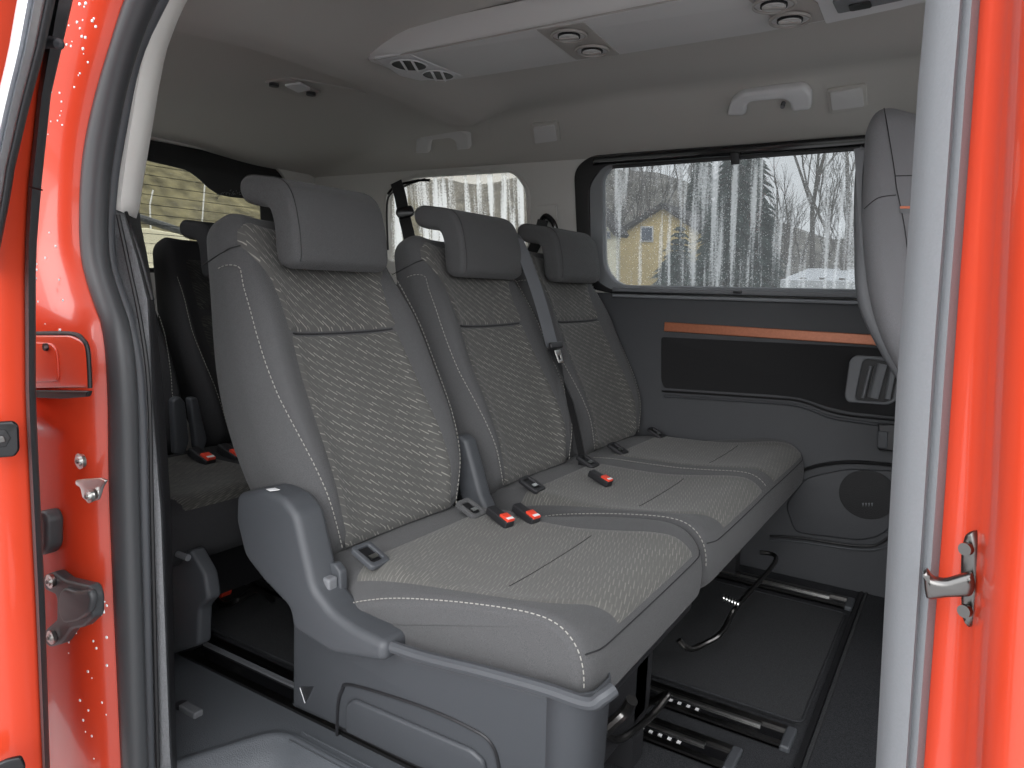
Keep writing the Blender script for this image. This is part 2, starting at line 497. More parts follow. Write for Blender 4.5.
def make_headrest(yc, parent, w=.148, dx=0.0, dz=0.0, m='seatg', tall=1.0):
    ol = [(-1.238, 1.036), (-1.236, 1.075), (-1.244, 1.125), (-1.262, 1.180), (-1.295, 1.212), (-1.35, 1.222), (-1.41, 1.226), (-1.432, 1.205), (-1.420, 1.172),
          (-1.375, 1.158), (-1.335, 1.150), (-1.318, 1.115), (-1.312, 1.06), (-1.300, 1.030), (-1.268, 1.020)]
    ol = [V((p.x + dx, p.y + dz, 0)) for p in catmull([V((a, b, 0)) for a, b in ol], 4, True)]
    fr = (V((0, yc, 0)), V((1, 0, 0)), V((0, 0, 1)), V((0, -1, 0)))
    # rounded end caps by stacked rings
    n = len(ol); nr = []
    for i in range(n):
        t = (ol[(i + 1) % n] - ol[i - 1]).normalized(); nr.append(V((-t.y, t.x, 0)))
    cx = sum((p for p in ol), V((0, 0, 0))) / n
    area = sum(ol[i - 1].x * ol[i].y - ol[i].x * ol[i - 1].y for i in range(n))
    sg = 1 if area > 0 else -1
    rings = []; R = .022
    prof = [(R * (1 - math.cos(a)), R * (1 - math.sin(a))) for a in [PI / 2 * j / 5 for j in range(6)]]
    left = [(ins, -w + off) for ins, off in [(R * (1 - math.sin(a)), R * (1 - math.cos(a))) for a in [PI / 2 * j / 5 for j in range(6)]]]
    seq = left + [(0, -w + R + (2 * w - 2 * R) * j / 8) for j in range(1, 8)] + [(i, -y) for i, y in reversed(left)]
    vs = []
    for ins, y in seq:
        bow = .006 * (1 - (y / w) ** 2)
        for i in range(n):
            p = ol[i] + nr[i] * sg * ins * .8
            vs.append(V((p.x + (bow if i < n * .25 else 0), yc + y, p.y)))
    fs = []
    K = len(seq)
    for a in range(K - 1):
        for i in range(n):
            fs.append((a * n + i, a * n + (i + 1) % n, (a + 1) * n + (i + 1) % n, (a + 1) * n + i))
    fs += [tuple(range(n)), tuple(range((K - 1) * n, K * n))]
    h = build('headrest', vs, fs, m, parent, 50)
    # seam that follows the side outline and two posts
    pts = [V((ol[i].x, yc - w + .013, ol[i].y)) + V((nr[i].x, 0, nr[i].y)) * (-sg) * -.0003 for i in list(range(0, int(n * .62)))]
    seamline('seam', pts, h, .0010)
    for s in (-.07, .07):
        mb = MB(); mb.tube([V((-1.372 + dx, yc + s, 1.17 + dz)), V((-1.352 + dx, yc + s, 1.09 + dz))], .007, 10); mb.build('post', 'dsteel', h)
    return h

# cushion: side-view profile lofted across the width, rounded at both ends
EDGE = [(-1.10, .300), (-1.02, .345), (-.976, .370), (-.923, .398), (-.835, .430), (-.72, .458), (-.616, .477), (-.54, .485), (-.49, .479), (-.456, .457), (-.438, .425), (-.432, .385), (-.436, .345), (-.455, .320)]
MIDL = [(-1.10, .425), (-1.02, .440), (-.976, .446), (-.923, .450), (-.835, .452), (-.72, .456), (-.616, .466), (-.54, .475), (-.49, .474), (-.456, .455), (-.438, .425), (-.432, .385), (-.436, .345), (-.455, .320)]
def cushion_obj(name, y0, y1, places, parent, m='seatg', dx=0.0, dz=0.0, stretch=1.0, R=.022):
    def prof(y):
        e = min(y - y0, y1 - y); k = 1 - sstep(0.0, .085, e)
        pts = []
        for (xa, za), (xm, zm) in zip(EDGE, MIDL):
            z = za * k + zm * (1 - k)
            q = (xa + 1.10) / .67
            dish = sum(.010 * (1 - min(1, abs(y - c) / .24) ** 3) for c in places) * sstep(.1, .5, q) * (1 - sstep(.85, 1, q))
            cx = -.010 * (1 - sstep(0, .05, e)) * sstep(.8, 1, q)
            pts.append(V((-1.10 + (xa + 1.10) * stretch + cx + dx, z - dish + dz, 0)))
        return pts
    N = 6
    def ring(y):
        top = catmull(prof(y), N)
        bot = [V((-.50 + dx, .300 + dz, 0)), V((-.70 + dx, .270 + dz, 0)), V((-.95 + dx, .235 + dz, 0)), V((-1.09 + dx, .225 + dz, 0))]
        return top + bot
    ins = [(R * (1 - math.sin(t)), R * (1 - math.cos(t))) for t in [PI / 2 * j / 5 for j in range(6)]]
    n_mid = int((y1 - y0) / .022)
    seq = [(i, y0 + o_) for i, o_ in ins] + [(0, y0 + R + (y1 - y0 - 2 * R) * j / n_mid) for j in range(1, n_mid)] + [(i, y1 - o_) for i, o_ in reversed(ins)]
    vs, fs = [], []
    for inset, y in seq:
        rg = ring(y); n = len(rg)
        for i in range(n):
            t = (rg[(i + 1) % n] - rg[i - 1]).normalized()
            p = rg[i] + V((t.y, -t.x, 0)) * inset * .9
            e_ = min(y - y0, y1 - y); sg_ = 1 if y < (y0 + y1) / 2 else -1
            vs.append(V((p.x, y + sg_ * max(0, .32 + dz - p.y) * .6 * (1 - sstep(.02, .12, e_)), p.y)))
    K = len(seq)
    for a_ in range(K - 1):
        for i in range(n): fs.append((a_ * n + i, a_ * n + (i + 1) % n, (a_ + 1) * n + (i + 1) % n, (a_ + 1) * n + i))
    fs += [tuple(range(n)), tuple(range((K - 1) * n, K * n))]
    o = build(name, vs, fs, m, parent, 60)
    def top(y, s, ins_=0.0):
        """point of the top and front surface, s 0..1 from back to front seam and under"""
        ps = catmull(prof(y), N); L = [0]
        for p, q in zip(ps, ps[1:]): L.append(L[-1] + (q - p).length)
        x = s * L[-1]
        for i in range(len(ps) - 1):
            if x <= L[i + 1] or i == len(ps) - 2:
                k = (x - L[i]) / (L[i + 1] - L[i]); p = ps[i].lerp(ps[i + 1], k)
                t = (ps[i + 1] - ps[i]).normalized(); p = p + V((t.y, -t.x, 0)) * ins_
                return V((p.x, y, p.y))
    return o, top

def dress(o, top, y0, y1, places, patm='pattc', st='stitching'):
    for j, c in enumerate(places):
        lo0 = (y0 + .035) if j == 0 else c - .235
        hi0 = c + .215
        surf_patch('center_panel', lambda y, s: top(y, s), (.16, .845), lambda s: lo0 + .085 * sstep(.62, .84, s) * (1 if j == 0 else .3) - .04 * 0, lambda s: hi0 + .03 * sstep(.4, .8, s), patm, o, 30, 44, puff=.0035, sink=.003, uvs=.80)
        seamline('seam', [top(c - .17 + .34 * i / 20, .56) + V((0, 0, .0035)) for i in range(21)], o, .0010, 'rearg')
    for yy, sg in ((y0 + .013, -1), (y1 - .013, 1)):
        ps = [top(yy, .12 + .80 * i / 70, .006) + V((0, sg * .0075, .0)) for i in range(71)]
        stitches('stitching', ps, o)
    seamline('seam', [top(y0 + .012 + (y1 - y0 - .024) * i / 50, .852) + V((.0005, 0, 0)) for i in range(51)], o, .0014, 'rearg')

# ---------------------------------------------------------------- second row, near single seat
Y1, Y2, Y3 = 1.235, 1.85, 2.435
XB, ZB = -1.055, .425
seat = empty('car_seat', (-.9, Y1, 0), 'near single grey cloth car seat with patterned centre and white stitching, nearest the open door', 'seat', 'middle row seats')
make_backrest(Y1, XB, ZB, seat, 0)
make_headrest(Y1, seat, .150)

o, top1 = cushion_obj('cushion', .955, 1.545, [Y1], seat)
dress(o, top1, .955, 1.545, [Y1])
# strip of smooth cloth at the back of the cushion carries the anchor slots
def isofix(y, parent, x=-.955, z=.447, c='plasd', s=1.05):
    z += .016
    b = empty('anchor_cover', (x, y, z)); b.parent = parent; b.matrix_basis = parent_world(parent).inverted() @ Matrix.Translation((x, y, z))
    R = Matrix.Rotation(math.radians(24), 3, 'Y')
    fr = (V((x, y, z)), R @ V((1, 0, 0)), V((0, 1, 0)), R @ V((0, 0, 1)))
    ol = round_corners([(-.032 * s, -.026 * s), (.032 * s, -.026 * s), (.032 * s, .026 * s), (-.032 * s, .026 * s)], .012)
    hl = round_corners([(-.022 * s, -.015 * s), (.020 * s, -.015 * s), (.020 * s, .015 * s), (-.022 * s, .015 * s)], .005)
    me = plate('anchor_frame', [ol, hl], fr, .012, .003, c, parent); 
    bpy.data.objects.remove(b)
    fr2 = (fr[0] - fr[3] * .006, fr[1], fr[2], fr[3])
    plate('anchor_slot', [hl], fr2, .004, .001, 'blk', me)
    mb = MB(); mb.box(fr[0] + R @ V((.008, 0, -.001)), (.005, .010 * s, .0012), R); mb.build('anchor_mark', 'steel', me)
    return me
isofix(1.02, seat, -.950, .450, 'plas')
isofix(1.385, seat, -.965, .452, 'seatg')
# side shield with recliner cap, on the door side
shp = wall_frame(V((0, -1, 0)), V((0, .905, 0)))
cap = pplate('recliner_cover', [(235, 494), (262, 489), (283, 499), (296, 516), (305, 556), (313, 590), (330, 612), (352, 628), (384, 644), (384, 664), (330, 655), (291, 630), (288, 609), (262, 582), (243, 557), (234, 520)],
             shp, .075, .016, 'plas', seat, r=.015, bevres=5)
tag(cap, 'grey plastic recliner cover on the door side')
ctop = at(262, 489, y=.905).z + .0005
pplate('marking', [(266, 489), (275, 487.5), (280, 489.5), (270, 491)], (V((0, 0, ctop)), V((1, 0, 0)), V((0, 1, 0)), V((0, 0, 1))), .001, .0003, 'white', cap)
# lower plinth panel leaning in towards the floor
n_pl = V((0, -1, 0)) ; pn = V((0, -math.cos(.33), -math.sin(.33)))
plf = wall_frame(pn, V((0, .945, .34)))
pl = pplate('plinth', [(291, 622), (330, 632), (384, 650), (417, 660), (484, 676), (560, 698), (572, 704), (572, 730), (566, 790), (560, 862), (470, 795), (383, 750), (291, 706)], plf, .05, .014, 'plas', seat, r=.01, bevres=4)
# rim under the cushion
rim = [at(300, 575, y=.925), at(310, 600, y=.925), at(330, 618, y=.925), at(360, 634, y=.925), at(417, 655, y=.93), at(484, 672, y=.93), at(545, 689, y=.93), at(588, 703, y=.93), at(603, 697, y=.935), at(614, 689, y=.95)]
mb = MB(); mb.tube(catmull(rim, 5), .011, 10); mb.build('rim', 'plas', pl)
# embossed storage panel on the plinth
rl = [(337, 768), (337, 735), (338, 706), (342, 691), (352, 685), (420, 706), (470, 728), (492, 745), (500, 775), (500, 805)]
emb = catmull([hit(x, y, plf[3], plf[0] + plf[3] * .0015) for x, y in rl], 5)
mb = MB(); mb.tube(emb, .0035, 8); mb.build('panel_groove', 'plasd', pl)
pplate('panel_boss', [(345, 706), (352, 701), (470, 752), (483, 764), (487, 790), (420, 768), (345, 732)], plf, .012, .0055, 'plas', pl, r=.01, lift=.010)
pplate('marking', [(301, 687), (313, 687), (305, 704)], plf, .002, .0004, 'plasd', pl, lift=.0014)
mb = MB(); p0, p1 = hit(300, 688, plf[3], plf[0] + plf[3] * .003), hit(305, 703, plf[3], plf[0] + plf[3] * .003); mb.tube([p0, p1], .0009, 6); mb.build('mark_edge', 'white', pl)
# plinth front return and inner frame
rbox_obj('frame_box', (-.80, 1.24, .20), (.30, .20, .12), .03, 'plasd', seat)
rows = []
for i in range(16):
    yy = 692 + 190 * i / 15
    base = hit(564 - i * .5, yy, plf[3], plf[0] + plf[3] * .0004); rr = .042
    r = [base + V((-.03, 0, 0))]
    for k in range(9):
        an = PI / 2 * k / 8
        r.append(base + V((rr * math.sin(an), rr * (1 - math.cos(an)), 0)))
    r += [base + V((rr, rr + .04, 0)), base + V((rr - .02, rr + .07, 0))]
    rows.append(r)
fr_ = grid('plinth_corner', rows, 'plas', pl, smooth=60); md = fr_.modifiers.new('s', 'SOLIDIFY'); md.thickness = .004
rbox_obj('underpan', (-.72, 1.25, .325), (.27, .27, .03), .02, 'plasd', seat)
# recliner lever by the cushion
rbox_obj('lever', at(329, 583, y=.945), (.012, .012, .013), .005, 'plasl', seat)
pplate('lever_base', [(320, 566), (333, 563), (340, 572), (341, 600), (333, 603), (320, 585)], wall_frame(V((0, -1, 0)), V((0, .958, 0))), .02, .004, 'plas', seat, r=.008)
# inner hinge cover between seat one and the bench
mb = MB()
hinge = [at(452, 440, y=1.50), at(461, 437, y=1.50), at(470, 447, y=1.50), at(482, 495, y=1.50), at(494, 524, y=1.50), at(470, 522, y=1.50), at(458, 500, y=1.50)]
frh = wall_frame(V((0, -1, 0)), V((0, 1.50, 0)))
hc = pplate('hinge_cover', [(446, 441), (458, 435), (466, 441), (474, 470), (481, 497), (494, 526), (474, 526), (462, 505), (452, 470)], frh, .05, .012, 'plas', seat, r=.008, bevres=4)
# belt buckles with red buttons between the seats
def buckle(px, py, z, parent, ang=0.0, s=1.0, holder='plasd'):
    c = at(px, py, z=z)
    R = Matrix.Rotation(ang, 3, 'Z') @ Matrix.Rotation(math.radians(16), 3, 'Y')
    vs, fs = rbox(.040 * s, .015 * s, .011 * s, .004 * s, 2, 2, 2, 2)
    b = build('buckle', [R @ v + c - R @ V((.020 * s, 0, .012 * s)) for v in vs], fs, holder, parent)
    vs, fs = rbox(.016 * s, .0125 * s, .004 * s, .002 * s, 2, 2, 1, 2)
    build('release_button', [R @ v + c + R @ V((.004 * s, 0, .001 * s)) for v in vs], fs, 'redp', b)
    mb = MB(); mb.box(c + R @ V((.014 * s, 0, .0052 * s)), (.004 * s, .010 * s, .0008 * s), R); mb.build('buckle_label', 'white', b)
buckle(506, 517, .470, seat, -.25, .92)
# tubular slide bar at the front
def slide_bar(name, pts, r, parent):
    mb = MB(); mb.tube(catmull(pts, 6), r, 10); return mb.build(name, 'dsteel', parent)
slide_bar('slide_bar', [at(596, 718, y=1.12), at(603, 731, y=1.15), at(617, 740, y=1.20), at(632, 732, y=1.25), at(652, 715, y=1.36), at(668, 694, y=1.42), at(655, 700, y=1.45), at(640, 708, y=1.45)], .0075, seat)
slide_bar('linkage', [at(600, 735, y=1.15), at(622, 715, y=1.2), at(632, 700, y=1.2)], .012, seat)
mb = MB(); mb.box((-.60, 1.36, .13), (.10, .03, .13)); mb.box((-.85, 1.36, .10), (.22, .035, .10)); mb.build('slide_leg', 'plasd', seat)
mb = MB(); mb.box((-.80, 1.10, .05), (.30, .03, .05)); mb.build('slide_leg', 'plasd', seat)

# ---------------------------------------------------------------- second row, double bench
bench = empty('bench_seat', (-.9, (Y2 + Y3) / 2, 0), 'grey cloth double bench seat with two patterned backrests, beside the far window', 'seat', 'middle row seats')
for i, (y, w) in enumerate(((Y2, .165), (Y3, .165))):
    make_backrest(y, XB, ZB, bench, .37 * (i + 1))
    make_headrest(y + .012, bench, w)
o, top2 = cushion_obj('cushion', 1.575, 2.705, [Y2, Y3], bench)
dress(o, top2, 1.575, 2.705, [Y2, Y3])
stitches('stitching', [top2((Y2 + Y3) / 2, .12 + .72 * i / 40) + V((0, 0, .002)) for i in range(41)], o)
isofix(1.665, bench, -.96, .452); isofix(2.01, bench, -.96, .452)
isofix(2.10, bench, -.96, .452, s=.8) if False else isofix(2.60, bench, -.96, .452)
isofix(2.24, bench, -.96, .452)
buckle(532, 514, .470, bench, -.25, .92)
buckle(606, 478, .470, bench, -.2, .9)
rbox_obj('underpan', (-.74, 2.13, .325), (.26, .50, .03), .02, 'plasd', bench)
mb = MB()
for y in (1.62, 2.56):
    mb = MB(); mb.box((-.80, y, .14), (.19, .03, .14)); mb.build('slide_leg', 'plasd', bench)
slide_bar('slide_bar', [at(679, 640, y=1.72), at(690, 649, y=1.74), at(706, 643, y=1.80), at(722, 632, y=1.86), at(738, 605, y=2.05), at(776, 560, y=2.42), at(760, 552, y=2.46)], .0075, bench)
mb = MB()
c0 = at(724, 598, y=2.02); c1 = at(738, 604, y=2.02)
for i in range(6): mb.cyl(c0.lerp(c1, i / 5), (1, .2, 0), .010, .004, 12)
mb.build('spring', 'steel', bench)
# seat belt of the centre place
def ribbon(name, pts, nrm, w, th, m, parent=None):
    pts = [V(p) for p in pts]; vs = []; fs = []
    for i, p in enumerate(pts):
        d = (pts[min(i + 1, len(pts) - 1)] - pts[max(0, i - 1)]).normalized()
        nn = V(nrm[i] if isinstance(nrm, list) else nrm); nn = (nn - d * nn.dot(d)).normalized()
        s = d.cross(nn)
        for a, b in ((-1, -1), (1, -1), (1, 1), (-1, 1)): vs.append(p + s * a * w / 2 + nn * b * th / 2)
    for i in range(len(pts) - 1):
        for j in range(4): fs.append((i * 4 + j, i * 4 + (j + 1) % 4, (i + 1) * 4 + (j + 1) % 4, (i + 1) * 4 + j))
    fs += [(0, 3, 2, 1), tuple(range(len(vs) - 4, len(vs)))]
    return build(name, vs, fs, m, parent, 20)
fwn = V((math.cos(REC), -.35, math.sin(REC)))
# anchor up at the shoulder, run down in front of the bolster
ptop = at(517, 238, x=-1.262); pg = at(552, 346, x=-1.13); pb = at(583, 462, x=-.985)
sb = ribbon('seat_belt', [at(514, 231, x=-1.31), ptop] + [ptop.lerp(pg, i / 8) + V((.010 * math.sin(PI * i / 8), 0, 0)) for i in range(1, 9)], fwn, .050, .002, 'belt', bench)
ribbon('lower_webbing', [pg + V((.0, 0, -.01))] + [pg.lerp(pb, i / 6) + V((.012 * math.sin(PI * i / 6), 0, 0)) for i in range(1, 7)], [fwn.lerp(V((.5, .9, .2)), min(1, i / 3)) for i in range(7)], .040, .003, 'beltd', sb)
rotb = Matrix((V((0, 1, 0)), V((-math.sin(REC), 0, math.cos(REC))), V((math.cos(REC), 0, math.sin(REC))))).transposed()
g = plate('belt_guide', [round_corners([(-.040, -.011), (.040, -.011), (.040, .011), (-.040, .011)], .010)], (pg + V((.022, -.004, .006)), rotb.col[0], rotb.col[1], rotb.col[2]), .012, .005, 'plasd', sb)
plate('belt_tongue', [round_corners([(-.016, -.022), (.016, -.022), (.020, .022), (-.020, .022)], .004), round_corners([(-.008, -.012), (.008, -.012), (.008, .004), (-.008, .004)], .002)], (pg + V((.024, .010, -.032)), rotb.col[0], rotb.col[1], rotb.col[2]), .003, .001, 'steel', sb)
rbox_obj('belt_anchor', at(584, 463, x=-.99), (.014, .016, .012), .004, 'plasd', sb)

# ================================================================== THIRD ROW
third = empty('rear_bench_seat', (-2.0, 1.45, 0), 'dark third row bench seat behind the grey middle row', 'seat')
for y in (1.20, 1.73):
    s0 = (A0,)
    vs, fs = rbox(A0 * .84, H0 / 2, T0, .05, na=16, nb=20, nc=3, k=4)
    P = [back_point(0, -2.13, .42, v.x, v.y + H0 / 2, v.z) + V((0, y, 0)) for v in vs]
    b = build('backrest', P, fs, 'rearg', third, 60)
    fnr = lambda t, s, y=y: back_point(0, -2.13, .42, t, s, T0) + V((0, y, 0))
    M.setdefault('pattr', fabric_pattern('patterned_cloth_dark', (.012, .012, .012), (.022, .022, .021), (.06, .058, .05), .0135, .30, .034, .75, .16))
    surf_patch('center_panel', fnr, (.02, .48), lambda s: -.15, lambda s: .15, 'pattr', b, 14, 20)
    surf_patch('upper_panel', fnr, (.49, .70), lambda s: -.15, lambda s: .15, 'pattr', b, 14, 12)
    for sd in (-1, 1):
        stitches('stitching', [fnr(sd * interp([(0, .185), (.2, .19), (.4, .215), (.7, .22)], s), s) + V((.001, 0, 0)) for s in [.02 + .6 * i / 40 for i in range(41)]], b, r=.0009)
    make_headrest(y, third, .14, -1.0, -.035, 'rearg')
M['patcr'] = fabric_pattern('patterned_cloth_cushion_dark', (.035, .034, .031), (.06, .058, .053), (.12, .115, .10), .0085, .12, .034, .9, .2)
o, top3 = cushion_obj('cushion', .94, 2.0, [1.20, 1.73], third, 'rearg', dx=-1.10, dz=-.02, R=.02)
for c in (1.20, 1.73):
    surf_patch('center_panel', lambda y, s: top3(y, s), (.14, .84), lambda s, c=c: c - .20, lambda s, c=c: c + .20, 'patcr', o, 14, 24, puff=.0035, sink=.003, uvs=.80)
pplate('side_cover', [(170, 556), (190, 550), (204, 575), (208, 600), (199, 610), (198, 646), (170, 655), (150, 655), (150, 556)], wall_frame(V((0, -1, 0)), V((0, 1.0, 0))), .04, .01, 'plas', third, r=.01)
mb = MB(); mb.cyl(at(183, 556, y=.98), (1, 0, 0), .008, .04, 10); mb.build('lever', 'plasl', third)
mb = MB(); mb.box((-1.9, 1.44, .19), (.22, .40, .07)); mb.build('underpan', 'blk', third)
for y in (1.10, 1.66):
    mb = MB(); mb.box((-1.88, y, .10), (.22, .03, .10)); mb.build('slide_leg', 'blk', third)
slide_bar('slide_bar', [at(205, 585, y=1.25), at(222, 604, y=1.22), at(238, 600, y=1.22), at(256, 590, y=1.3), at(272, 600, y=1.4)], .009, third)
mb = MB(); mb.cyl(at(224, 591, y=1.3), (0, 1, 0), .016, .03, 14); mb.build('release_knob', 'redp', third)
for px, py, z_ in ((207, 456, .45), (236, 452, .45)): buckle(px, py, z_, third, 0, 1.2)
pplate('hinge_cover', [(173, 400), (180, 396), (186, 402), (190, 440), (186, 455), (176, 455)], wall_frame(V((1, 0, 0)), V((-2.0, 0, 0))), .03, .008, 'plas', third, r=.01)
pplate('hinge_cover', [(190, 398), (198, 397), (208, 440), (204, 452), (197, 452)], wall_frame(V((1, 0, 0)), V((-2.0, 0, 0))), .03, .008, 'plas', third, r=.01)

# ================================================================== FRONT ROW SEAT (seen side-on behind the pillar)
fs_ = empty('front_seat', (.1, 2.2, 0), 'light grey cloth front seat back with a small orange tag, behind the right door pillar', 'seat')
ffr = wall_frame(V((0, -1, 0)), V((0, 2.06, 0)))
ol = [(862, 150), (864, 128), (873, 110), (888, 104), (915, 110), (960, 120), (1000, 150), (1005, 260), (1010, 380), (1030, 460), (1035, 515), (985, 520), (945, 460), (925, 420), (903, 384), (880, 340), (866, 290), (860, 220)]
fb = pplate('backrest', ol, ffr, .46, .05, 'seatg', fs_, smooth_ol=True, bevres=6)
fb.data.materials[0] = M.setdefault('fseat', mat('front_cloth', (.22, .22, .232), .92, bump=.3, scale=1300, var=.22, sheen=.1, spec=.2, detail=1))
ffr2 = wall_frame(V((0, -1, 0)), V((0, 2.10, 0)))
shell = pplate('back_shell', [(862, 146), (856, 158), (853, 190), (853, 240), (856, 300), (875, 345), (902, 388), (912, 392), (905, 360), (885, 320), (872, 270), (866, 200)], ffr2, .40, .02, 'plasl', fs_, smooth_ol=True)
def on_f(px, py, e=.001): return hit(px, py, ffr[3], ffr[0] + ffr[3] * e)
seamline('seam', catmull([on_f(884, 108, -.004), on_f(887, 125), on_f(892, 155), on_f(895, 175), on_f(897, 190), on_f(905, 230), on_f(910, 280), on_f(912, 330)], 5), fb, .0012)
seamline('seam', catmull([on_f(864, 209, -.004), on_f(878, 198), on_f(896, 195)], 5), fb, .0012)
seamline('seam', [on_f(895, 176), on_f(930, 175)], fb, .0012)
pplate('side_tag', [(900, 206), (912, 206), (912, 213), (900, 213)], ffr, .004, .001, 'plasl', fb, lift=.004)
pplate('tag_edge', [(900, 206), (912, 206), (912, 208.5), (900, 208.5)], ffr, .003, .001, 'orange', fb, lift=.006)
rbox_obj('cushion', (.36, 2.28, .40), (.27, .24, .08), .05, 'seatg', fs_)
rbox_obj('base', (.34, 2.28, .16), (.22, .20, .16), .03, 'plasd', fs_)

# ================================================================== FLOOR
def rect(x0, x1, y0, y1, z, r=0.0):
    pts = [(x0, y0), (x1, y0), (x1, y1), (x0, y1)]
    return round_corners(pts, r) if r else [V(p) for p in pts]
HF = (V((0, 0, 0)), V((1, 0, 0)), V((0, 1, 0)), V((0, 0, 1)))
def flat(name, ol, z, depth, bevel, m, parent=None): return plate(name, [ol], (V((0, 0, z)), HF[1], HF[2], HF[3]), depth, bevel, m, parent)
floor = flat('floor', [V(p) for p in ((-2.95, .83), (-1.33, .83), (-1.24, 1.01), (1.3, 1.01), (1.3, 2.75), (-2.95, 2.75))], -.002, .06, .001, 'carp'); tag(floor, kind='structure')
# foot mat panel between the rails
mat1 = flat('carpet_panel', rect(-1.20, -.232, 1.712, 2.425, 0, .02), .008, .010, .004, 'carpl')
tag(mat1, 'dark carpet panel with bound edges let in between the floor rails, under the bench', 'carpet', 'carpet panels between the rails')
bd = MB(); e = [V((p.x, p.y, .0075)) for p in rect(-1.20, -.232, 1.712, 2.425, 0, .02)]; bd.tube(e + [e[0]], .0035, 6); bd.build('edge_binding', 'carp', mat1)
mat3 = flat('carpet_panel', rect(-1.95, -1.22, 1.20, 1.50, 0, .02), .008, .010, .004, 'carpl')
tag(mat3, 'dark carpet panel on the floor at the left, between near single seat and third row', 'carpet', 'carpet panels between the rails')
bd = MB(); e = [V((p.x, p.y, .0075)) for p in rect(-1.95, -1.22, 1.20, 1.50, 0, .02)]; bd.tube(e + [e[0]], .0035, 6); bd.build('edge_binding', 'carp', mat3)
# joint across the floor in front of the mat
mb = MB(); mb.box((-.210, 2.10, .001), (.006, .56, .003)); jt = mb.build('trim_1', 'blk'); tag(jt, kind='structure')
mb = MB(); mb.box((-.196, 1.80, .001), (.004, .86, .004)); mb.build('joint_edge', 'carpl', jt)
def rail(x0, x1, y, w, label, holes=None, strip_m='steel'):
    t = empty('seat_rail', (x1, y, 0), label, 'rail', 'floor seat rails')
    mb = MB()
    mb.box(((x0 + x1) / 2, y, .002), ((x1 - x0) / 2, w / 2, .003)); mb.build('channel', 'gloss', t)
    for s, m, hgt in ((-1, 'dsteel', .0085), (1, 'dsteel', .0085)):
        mb = MB(); mb.box(((x0 + x1) / 2, y + s * w * .40, .006), ((x1 - x0) / 2, w * .10, .005)); mb.build('rail_lip', m, t)
    mb = MB(); mb.box(((x0 + x1) / 2 - .03, y + w * .16, .006), ((x1 - x0) / 2 - .03, w * .06, .004)); mb.build('slide_strip', strip_m, t)
    rbox_obj('rail_end', (x1 + .004, y, .003), (.012, w / 2 + .003, .009), .006, 'plas', t)
    if holes:
        for i in range(holes[1]):
            mb = MB(); mb.box((holes[0] + i * .022, y - w * .12, .0062), (.004, w * .055, .0012)); mb.build('locking_slot', 'white', t)
    return t
rail(-2.0, -.25, 1.635, .085, 'black floor rail with bright strip, just in front of carpet panel edge', (-.52, 4))
rail(-2.0, -.335, 1.485, .085, 'nearer of the two black floor rails right of the near seat base', (-.535, 5))
rail(-2.2, -.235, 2.52, .085, 'far black floor rail along the foot of the door panel')
rail(-2.2, -.75, 1.118, .11, 'black floor rail at the left between the near seat base and the third row', None, 'plasl')

# sill step tray in the doorway
def tray():
    xs = [-1.74 + i * .03 for i in range(8)] + [-1.50 + i * .006 for i in range(120)] + [-.78 + i * .04 for i in range(32)]; ys = [.72 + j * .005 for j in range(72)]
    A, B = V((-1.290, .77, 0)), V((-1.190, .995, 0)); nn = V((B.y - A.y, -(B.x - A.x), 0)).normalized()
    rows = []
    for y in ys:
        r = []
        for x in xs:
            e1 = (V((x, y, 0)) - A).dot(nn); e2 = .993 - y - .02 * (x + 1.19)
            e = smin(e1, e2, .05)
            z = .004 + .005 * math.exp(-((e + .004) / .011) ** 2) - .135 * sstep(-.01, .17, e)
            r.append(V((x, y, z)))
        rows.append(r)
    return rows
def smin(a, b, k):
    h = max(0, min(1, .5 + .5 * (b - a) / k)); return b * (1 - h) + a * h - k * h * (1 - h)
st = grid('step_tray', tray(), 'sill', thick=0); tag(st, 'grey plastic doorway step tray with rounded step well, below the near seat', 'step')
md = st.modifiers.new('s', 'SOLIDIFY'); md.thickness = .006; md.offset = -1
mb = MB(); mb.box((-.45, .62, -.139), (.75, .11, .006)); mb.build('step_floor', 'sill', st)
mb = MB(); mb.cyl((-1.445, .925, .012), (0, 0, 1), .014, .008, 18); mb.build('screw_recess', 'plasd', st)
rbox_obj('tread_tab', (-1.41, .925, .012), (.03, .012, .008), .004, 'plasl', st)
for k in range(3):
    mb = MB(); mb.box((-.55, .985 + k * .018, .006), (.60, .0018, .0015)); mb.build('tread_rib', 'sill', st)

# ================================================================== FAR WALL (door panel and windows)
LP = wall_frame(V((0, -1, .072)), V((0, 2.665, 0)))      # lower panel plane
UP = wall_frame(V((0, -1, -.13)), V((0, 2.735, .98)))   # upper part leans in
def uv_rect_world(fr, x0, x1, z0, z1):
    o, ex, ey, ez = fr
    def c(x, z):
        return V(((x - o.x) * ex.x, (z - o.z) / ey.z))
    return [c(x0, z0), c(x1, z0), c(x1, z1), c(x0, z1)]
wl = plate('wall_left', [uv_rect_world(LP, -2.95, 1.3, -.03, 1.0)], LP, .04, .002, 'door'); tag(wl, kind='structure')
win_hole = round_corners(px2d([(601, 172), (612, 160), (900, 136), (900, 294), (620, 288), (603, 270)], UP), [.04, .04, .03, .03, .05, .05])
q_hole = round_corners(px2d([(386, 196), (412, 178), (514, 172), (526, 190), (528, 250), (388, 262)], UP), [.03, .06, .05, .03, .03, .04])
wu_ = plate('trim_2', [uv_rect_world(UP, -2.95, 1.3, .985, 1.60), win_hole, q_hole], UP, .05, .006, 'upper'); tag(wu_, kind='structure')
